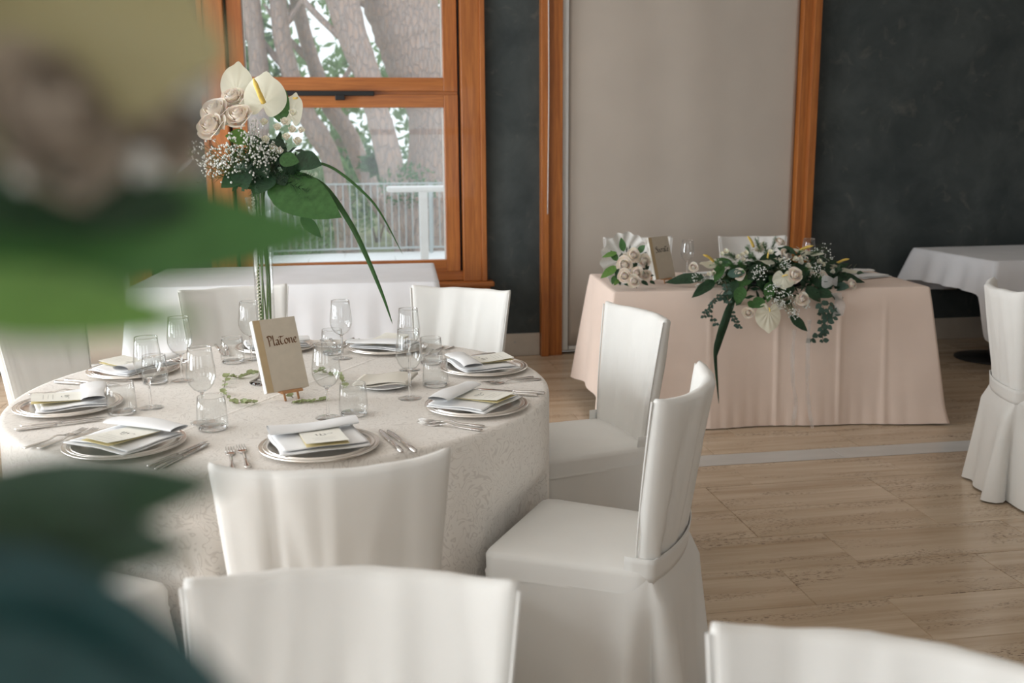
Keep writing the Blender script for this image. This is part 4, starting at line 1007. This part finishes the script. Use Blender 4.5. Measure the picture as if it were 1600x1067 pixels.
def leaf_mesh(name, mat, w_=.42, bend=.18, fold=.10, nu=9, nv=5, wave=.02, point=1.3):
    def f(u, v):
        s = 2*v-1; ww = w_*.5*math.sin(PI*u**.8)**.8*(1-u**6*.2)
        if u > .995: ww = 0.002
        return (u, s*ww, -bend*u*u+fold*abs(s)*ww*2+wave*math.sin(u*14)*abs(s))
    return MB().grid(lambda u, v: f(v, u), nv, nu).mesh(name, mat)
LM = {k: leaf_mesh('leaf', m) for k, m in (('d', 'leaf_dark'), ('m', 'leaf_mid'), ('b', 'leaf_bright'), ('e', 'leaf_eucalyptus'), ('p', 'leaf_pale'), ('t', 'leaf_teal'))}
def add_leaf(par, o, base, tip, width, kind, facing=(-.2, -.8, .6)):
    base, tip = Vector(base), Vector(tip); L = (tip-base).length
    lf = link('leaf', LM[kind], par); x = (tip-base).normalized()
    z = Vector(facing); z -= x*z.dot(x); z.normalize(); y = z.cross(x)
    lf.matrix_local = Matrix.Translation(base-o) @ Matrix((x*L*1.03, y*width/.42, z*L*.7)).transposed().to_4x4()
    return lf
def anthurium(par, o, base, tip, nrm, width, s0, s1, ridged=0, spad=True, mat='spathe'):
    base, tip = Vector(base), Vector(tip); L = (tip-base).length; x = (tip-base).normalized()
    z = Vector(nrm); z -= x*z.dot(x); z.normalize(); y = z.cross(x)
    def f(u, v):
        a = 2*PI*u-PI; r_ = .52+.10*math.exp(-(a/.20)**2)-.26*math.exp(-((abs(a)-PI)/.24)**2)
        q = v; px = .44+r_*q*math.cos(a)-.16*(1-q); py = r_*q*math.sin(a)
        zz = .10*(q*r_*2)**2*(.5+.5*math.cos(2*a))*.6-.30*py*py+ridged*.016*math.sin(q*PI)*math.cos(a*11)+.014*math.sin(a*5)*q
        return base-o+x*(px*L)+y*(py*width/1.04)+z*(zz*L)
    sp = MB().grid(f, 56, 9, closeu=True).build('anthurium_spathe', mat, par)
    if spad:
        s0, s1 = Vector(s0)-o, Vector(s1)-o; mid = (s0+s1)/2+z*.006
        ln = (s1-s0).length; rd = max(.0032, ln*.09)
        MB().tube(spline([s0, mid, s1], 6), [rd*1.1]*5+[rd]*5+[rd*.8, rd*.55, rd*.2], 8).build('spadix', 'spadix', sp)
    return sp
def gypso(b, st, c, r_, n, rg, root):
    for _ in range(n):
        while True:
            p = Vector((rg.uniform(-1, 1), rg.uniform(-1, 1), rg.uniform(-1, 1)))
            if p.length < 1: break
        p = Vector(c)+p*r_; b.ball(p, rg.uniform(.0022, .0042), 5, 3)
        st.tube([p, (p+root)/2+Vector((0, 0, .004)), root], .0004, 3, cap=False)
def fern(b, c, L, rg, d):
    d = Vector(d).normalized(); q = d.orthogonal().normalized(); e = d.cross(q)
    for k in range(26):
        t = k/26; p = Vector(c)+d*(L*t)+Vector((0, 0, -.15*L*t*t))
        for s in range(3):
            a = rg.uniform(0, 2*PI); v_ = (q*math.cos(a)+e*math.sin(a)+d*.6).normalized()*L*.30*(1-t*.7)
            n_ = d.cross(v_).normalized()*.0011
            b.add([p-n_, p+n_, p+v_], [(0, 1, 2)])
def blade(pts, w_, name, mat, par, o, face=(0, -1, .3)):
    sp = spline([Vector(p)-o for p in pts], 8); n = len(sp); b = MB(); vs = []
    for i, p in enumerate(sp):
        t = i/(n-1); tg = (sp[min(i+1, n-1)]-sp[max(i-1, 0)]).normalized(); s = tg.cross(Vector(face)).normalized()
        ww = w_*(math.sin(PI*min(.98, t*.86+.12)))**.8*.5*(1 if t < .98 else .2)
        nn = s.cross(tg)*ww*.35
        vs += [p-s*ww+nn, p, p+s*ww+nn]
    fs = [(i*3+k, i*3+k+1, i*3+k+4, i*3+k+3) for i in range(n-1) for k in range(2)]
    b.add(vs, fs); return b.build(name, mat, par, thick=.0006)
def ribbon(pts, w_, par, o, rg):
    sp = spline([Vector(p)-o for p in pts], 10); n = len(sp); vs = []
    for i, p in enumerate(sp):
        a = .6*math.sin(i*.33+rg.random()*.05); s = Vector((math.cos(a), math.sin(a)*.5, 0))*w_/2; vs += [p-s+Vector((0, -.003*math.sin(i*.5), 0)), p+s]
    b = MB(); b.add(vs, [(2*i, 2*i+1, 2*i+3, 2*i+2) for i in range(n-1)]); return b.build('ribbon', 'tulle', par)
m, nt, bs = newmat('tulle'); nt.nodes.remove(bs)
tr = N(nt, 'ShaderNodeBsdfTransparent'); df = N(nt, 'ShaderNodeBsdfTranslucent'); d2 = N(nt, 'ShaderNodeBsdfDiffuse')
for q in (df, d2): q.inputs[0].default_value = (.85, .84, .84, 1)
ad = N(nt, 'ShaderNodeMixShader'); nt.links.new(df.outputs[0], ad.inputs[1]); nt.links.new(d2.outputs[0], ad.inputs[2])
mx = N(nt, 'ShaderNodeMixShader'); wv = ramp(nt, noise_n(nt, coords(nt), 900, 1), [(.4, .35), (.6, .75)]); nt.links.new(wv, mx.inputs[0])
nt.links.new(tr.outputs[0], mx.inputs[1]); nt.links.new(ad.outputs[0], mx.inputs[2]); nt.links.new(mx.outputs[0], nt.nodes['Material Output'].inputs[0])

def put_roses(par, o, data, centre, rg, toward=(0, -1, .35), mul=1.22, meshes=None):
    for k, (p, r_) in enumerate(data):
        d = (Vector(p)-Vector(centre)).normalized()*.7+Vector(toward)
        ob = link('rose', meshes or ROSES[k % 3], par); z = d.normalized(); x = z.orthogonal().normalized()
        ob.matrix_local = Matrix.Translation(Vector(p)-o) @ Matrix((x, z.cross(x), z)).transposed().to_4x4() @ Matrix.Rotation(rg.uniform(0, 6), 4, 'Z') @ Matrix.Scale(r_*mul, 4)
def put_buds(par, o, data, centre, rg, toward=(0, -1, .5)):
    for k, (p, r_) in enumerate(data):
        d = (Vector(p)-Vector(centre)).normalized()*.6+Vector(toward)+Vector((rg.uniform(-.4, .4), 0, rg.uniform(-.3, .3)))
        ob = link('spray_rose', BUD, par); z = d.normalized(); x = z.orthogonal().normalized()
        ob.matrix_local = Matrix.Translation(Vector(p)-o) @ Matrix((x, z.cross(x), z)).transposed().to_4x4() @ Matrix.Scale(r_*rg.uniform(1.15, 1.5), 4)
def put_gyp(par, o, data, root, rg, dens):
    b, st = MB(), MB()
    for c, r_ in data: gypso(b, st, Vector(c)-o, r_, int(dens), rg, Vector(root)-o)
    x = b.build('babys_breath', 'gypsophila', par); x['kind'] = 'stuff'
    x = st.build('babys_breath_stems', 'stem_green', par); x['kind'] = 'stuff'

# --- long arrangement on the blush table
rg = random.Random(4)
o = onb(.92, .20, .7505); cen = o+Vector((0, .03, .03))
A = empty('flower_arrangement', o, 0, 'long arrangement of cream roses, anthuriums and dark leaves trailing over the blush table', 'flowers')
MB().lathe([(.0001, .002), (.16, .002), (.17, .02), (.15, .03), (.0001, .03)], 24).build('tray', 'black_metal', A)
MB().lathe([(.0001, .03), (.13, .03), (.135, .05), (.11, .075), (.0001, .08)], 16).build('foam_block', 'leaf_dark', A)
put_roses(A, o, BA_ROSE, cen, rg); put_buds(A, o, BA_BUD, cen, rg)
for k, (b0, t0, nm, w_, s0, s1) in enumerate(BA_ANTH): anthurium(A, o, b0, t0, nm, w_, s0, s1, ridged=1 if k == 0 else .3)
for b0, t0, w_, kd in BA_LEAF: add_leaf(A, o, b0, t0, w_, kd)
for q in range(46):
    a = PI*2*q/46+rg.uniform(-.1, .1); rr = rg.uniform(.35, .8); b0 = o+Vector((.36*rr*math.cos(a)+.04, -.06+.14*rr*math.sin(a), .10*(1-rr)+.04)); d = Vector((math.cos(a)*1.3, math.sin(a)*.7-.35, rg.uniform(-.3, .55)))
    t0 = b0+d.normalized()*rg.uniform(.06, .10)
    if t0.z < .77 and t0.y > 4.97: t0.z = .775
    add_leaf(A, o, b0, t0, rg.uniform(.028, .045), rg.choice('ddm'))
put_gyp(A, o, BA_GYP, cen, rg, 60)
fb = MB()
for c in BA_FERN:
    for q in range(3):
        d = (Vector(c)-cen).normalized()+Vector((rg.uniform(-.6, .6), rg.uniform(-.5, .2), rg.uniform(-.2, .6))); fern(fb, Vector(c)-o-d.normalized()*.05, .11, rg, d)
x = fb.build('fern_fronds', 'leaf_mid', A); x['kind'] = 'stuff'
inner = MB()
for q in range(420):          # small filler leaves that close the mass of greenery
    a = rg.uniform(0, 2*PI); rr = rg.uniform(.03, 1)**.5; p = Vector((.40*rr*math.cos(a)+.03, .15*rr*math.sin(a)-.10, rg.uniform(.0, .19)*(1-.55*rr*rr)-(.10*rg.random() if rr*math.sin(a) < -.55 else 0)))
    d = Vector((rg.gauss(0, 1), rg.gauss(0, 1)-.4, rg.gauss(0, .7))).normalized(); s = d.orthogonal().normalized()
    L = rg.uniform(.04, .07); inner.add([p, p+d*L*.5+s*L*.25, p+d*L, p+d*L*.5-s*L*.25], [(0, 1, 2, 3)])
x = inner.build('filler_leaves', 'leaf_dark', A); x['kind'] = 'stuff'
eu_leaf = leaf_mesh('leaf', 'leaf_eucalyptus', .8, .1, .06, 7, 5, 0)
for pts, r_ in BA_EUC:
    sp = spline([Vector(p)-o for p in pts], 8); E = MB().tube(sp, .0014, 5).build('eucalyptus_sprig', 'stem_brown', A)
    for i in range(3, len(sp), 3):
        for s in (-1, 1):
            d = Vector((s*rg.uniform(.6, 1), rg.uniform(-.5, .1), rg.uniform(-.6, .2)))
            lf = link('leaf', eu_leaf, E); orient(lf, sp[i], d, (rg.uniform(-.4, .4), -1, .5), r_*1.15*rg.uniform(.8, 1.15))
for pts in BA_BLADE: blade(pts, .028, 'long_blade', 'leaf_dark', A, o)
for pts in BA_RIB: ribbon(pts, .022, A, o, rg)
def bowf(u, v):
    a = u*2*PI; return (.045*math.sin(a), -.01-.012*math.cos(2*a), .028*math.sin(2*a)*.5+lerp(-.016, .016, v)-.006*math.cos(a))
bw = MB().grid(bowf, 40, 4).build('tulle_bow', 'tulle', A); bw.location = Vector((2.49, 4.90, .80))-o
bt = ribbon([Vector((2.52, 4.88, .74)), Vector((2.535, 4.86, .68)), Vector((2.52, 4.85, .62))], .06, A, o, rg); bt.name = 'tulle_tail'

# --- bridal bouquet
o = Vector((1.585, 5.24, .7505)); cen = Vector(BQ_C)
A = empty('bridal_bouquet', o, 0, 'round bouquet of cream roses with green leaves and white wrap beside the Socrate book', 'bouquet')
put_roses(A, o, BQ_ROSE, cen, rg, (-.1, -1, .15), 1.3)
for b0, t0, w_, kd in BQ_LEAF: add_leaf(A, o, b0, t0, w_, kd)
cl = cen-o
def wrapf(u, v):
    a = 2*PI*u; rr = lerp(.03, .150, v); ruff = .006*math.sin(a*14)*v
    return (cl.x-.012+(rr+ruff)*math.cos(a)*.93, cl.y+.05-.03*v*v+ruff, max(-.0+.002, cl.z+.035+(rr+ruff)*math.sin(a)))
MB().grid(wrapf, 84, 7, closeu=True).build('lace_wrap', 'bouquet_wrap', A)
MB().tube([cl+Vector((0, .06, .0)), cl+Vector((.02, .13, -.03)), Vector((cl.x+.03, cl.y+.20, .02))], [.03, .018, .016], 12).build('handle', 'bouquet_wrap', A)
sb = MB(); 
for q in range(8): sb.tube([cl+Vector((0, .05, 0)), Vector(BQ_ROSE[q][0])-o], .0022, 5)
x = sb.build('stems', 'stem_green', A); x['kind'] = 'stuff'
fb = MB()
for q in range(40):
    p = Vector(rg.choice(BQ_ROSE)[0])-o+Vector((rg.uniform(-.03, .03), .035, rg.uniform(-.03, .03))); d = Vector((rg.gauss(0, 1), -.3, rg.gauss(0, 1))).normalized(); s = d.orthogonal().normalized()
    fb.add([p, p+d*.02+s*.01, p+d*.04, p+d*.02-s*.01], [(0, 1, 2, 3)])
x = fb.build('filler_leaves', 'leaf_dark', A); x['kind'] = 'stuff'

# --- tall glass vase with the table flowers
VP = Vector((-.283, 3.262, TZ))
def vase(loc, label, top):
    t = empty('glass_vase', loc, 0, label, 'vase')
    MB().lathe(glass_profile([(.030, .03), (.030, .20), (.031, .42), (.036, top-.06), (.045, top)], .0022), 32).build('tube', 'glass_thin', t)
    MB().lathe([(.0002, .001), (.062, .001), (.064, .004), (.050, .010), (.034, .022), (.031, .034), (.0002, .032)], 40).build('foot', 'glass_solid', t)
    return t
vase(VP, 'tall clear glass vase standing behind the Platone book', .60)
o = VP.copy(); cen = Vector((-.285, 3.27, 1.44))
A = empty('vase_flowers', o, 0, 'tall bunch of white anthuriums, cream roses and gypsophila in the glass vase', 'flowers')
put_roses(A, o, CP_ROSE, cen, rg, (-.2, -.8, .4)); put_buds(A, o, CP_BUD, cen, rg)
for k, (b0, t0, nm, w_, s0, s1) in enumerate(CP_ANTH): anthurium(A, o, b0, t0, nm, w_, s0, s1, ridged=.25, spad=k > 0)
for b0, t0, w_, kd in CP_LEAF: add_leaf(A, o, b0, t0, w_, kd)
put_gyp(A, o, CP_GYP, cen-Vector((0, 0, .06)), rg, 56)
inner = MB()
for q in range(240):
    a = rg.uniform(0, 2*PI); rr = rg.random()**.5; p = Vector((.10*rr*math.cos(a)+.02, .05+.05*rr*math.sin(a)-.05, .70+.10*rg.uniform(-1, 1)*(1-.4*rr)))
    d = Vector((rg.gauss(0, 1), rg.gauss(0, 1)-.3, rg.gauss(0, .7))).normalized(); s = d.orthogonal().normalized()
    L = rg.uniform(.025, .05); inner.add([p, p+d*L*.5+s*L*.22, p+d*L, p+d*L*.5-s*L*.22], [(0, 1, 2, 3)])
x = inner.build('filler_leaves', 'leaf_dark', A); x['kind'] = 'stuff'
blade(CP_BLADE[0], .017, 'grass_blade', 'leaf_mid', A, o); blade(CP_BLADE[1], .009, 'grass_blade', 'leaf_mid', A, o)
st = MB()
for q in range(7):
    a = q*.9; st.tube(spline([(.016*math.cos(a), .016*math.sin(a), .04), (.018*math.cos(a+1), .018*math.sin(a+1), .35), (.014*math.cos(a+2), .014*math.sin(a+2), .60), (.05*math.cos(a+2), .03*math.sin(a+2), .70)], 4), .003, 6)
x = st.build('stems', 'stem_green', A); x['kind'] = 'stuff'
bd = MB()
for q in range(150):
    z = .05+q*.0037; bd.ball((-.017+.004*math.cos(q*2.1), -.016+.004*math.sin(q*2.1), z), .0027, 6, 4)
x = bd.build('bead_strand', 'bead', A); x['kind'] = 'stuff'
fb = MB()
for q in range(14):
    d = Vector((rg.uniform(-.6, 1.4), rg.uniform(-1, .2), rg.uniform(-.5, .6))); fern(fb, Vector((-.01, -.03, .67))+d*.02, .17, rg, d)
x = fb.build('fern_fronds', 'leaf_dark', A); x['kind'] = 'stuff'

# --- ivy garlands on the round table
ivm = leaf_mesh('leaf', 'leaf_ivy', .85, .15, .12, 6, 5, .03)
for k, (pts, lab) in enumerate(zip(IVY, ('variegated ivy sprig arching up beside the vase foot', 'variegated ivy sprig curled beside the vase foot, lower strand', 'small dark ivy sprig lying at the foot of the easel', 'ivy sprig trailing between the wine glass and the small white plate', 'short ivy twig lying under the Platone book'))):
    o = Vector(pts[0]); o.z = TZ; t = empty('ivy_sprig', o, 0, lab, 'ivy')
    sp = spline([Vector((p[0], p[1], TZ+.003+.010*(i % 2)*(k != 2)))-o for i, p in enumerate(pts)], 6)
    MB().tube(sp, .0011, 5).build('stem', 'stem_brown', t)
    for i in range(1, len(sp), 2):
        for s in (-1, 1):
            lf = link('leaf', ivm, t); orient(lf, sp[i], (rg.uniform(-1, 1), s*rg.uniform(.4, 1), rg.uniform(.1, .7)), (rg.uniform(-.3, .3), -.7, 1), rg.uniform(.013, .024) if k != 2 else rg.uniform(.010, .017))

# --- out-of-focus flowers on the near table, right beside the camera
VN = Vector((-.21, .285, TZ)); o = VN.copy()
vase(VN, 'tall clear glass vase on the near table under the blurred flowers', .48)
A = empty('near_flowers', o, 0, 'blurred cream roses and broad green leaves towering on the near table', 'flowers')
def nl(b0, t0, w_, kd, face): add_leaf(A, o, b0, t0, w_, kd, face)
NEAR_ROSE = [((-.068, .2500, 1.5075), .017), ((-.050, .2777, 1.508), .013), ((-.096, .2674, 1.530), .022), ((-.115, .275, 1.500), .025)]
put_roses(A, o, NEAR_ROSE, (-.2, .32, 1.45), rg, (.4, -.5, .4), 1.35, SHADED_ROSE)
anthurium(A, o, (-.0960, .2603, 1.5433), (-.0300, .2564, 1.522), (.1, -1, .1), .056, (-.085, .255, 1.54), (-.07, .250, 1.548), mat='spathe_shaded')
anthurium(A, o, (-.1100, .2774, 1.5139), (-.0470, .2923, 1.530), (.1, -1, .2), .050, (-.1, .27, 1.518), (-.085, .265, 1.530), mat='spathe_shaded')
nl((-.0950, .2395, 1.4928), (-.0340, .2607, 1.4890), .024, 'd', (.1, -.9, .4))
nl((-.0990, .2469, 1.4790), (-.0030, .2670, 1.4825), .030, 'm', (.1, -.9, .4))
nl((-.0990, .2350, 1.4690), (-.0360, .2367, 1.4630), .018, 'b', (.1, -.9, .4))
nl((-.1000, .2265, 1.4207), (-.0320, .2376, 1.4225), .022, 'd', (.1, -.9, .4))
nl((-.1000, .2290, 1.4170), (-.0400, .2280, 1.4090), .022, 'd', (.1, -.9, .4))
nl((-.1100, .2150, 1.4100), (-.0270, .2077, 1.3740), .044, 't', (.1, -.9, .3))
nl((-.1050, .2009, 1.3964), (-.0330, .1974, 1.3700), .040, 't', (.1, -.9, .3))
nl((-.19, .26, 1.45), (-.33, .24, 1.42), .07, 'm', (0, -.6, .8)); nl((-.20, .33, 1.45), (-.26, .46, 1.42), .07, 'd', (0, 0, 1)); nl((-.22, .24, 1.44), (-.26, .12, 1.40), .07, 'm', (0, 0, 1))
nst = MB()
for (p, r_) in NEAR_ROSE: nst.tube(spline([(0, 0, .04), (0, .005, .40), (.045, -.005, .70), (Vector(p)-o)-Vector((.008, 0, .004))], 5), .0022, 6)
for p in ((-.095, .2395, 1.4928), (-.099, .2469, 1.479), (-.099, .235, 1.469), (-.10, .2265, 1.4207), (-.10, .229, 1.417), (-.11, .215, 1.41), (-.105, .2009, 1.3964), (-.096, .2603, 1.5433), (-.11, .2774, 1.5139)): nst.tube(spline([(0, 0, .05), (0, 0, .40), (.04, -.01, (p[2]-TZ)*.96), Vector(p)-o], 5), .002, 5)
x = nst.build('stems', 'stem_green', A); x['kind'] = 'stuff'
put_gyp(A, o, [((-.058, .2647, 1.490), .012), ((-.075, .262, 1.493), .014), ((-.043, .2801, 1.520), .010)], (-.12, .28, 1.46), rg, 34)
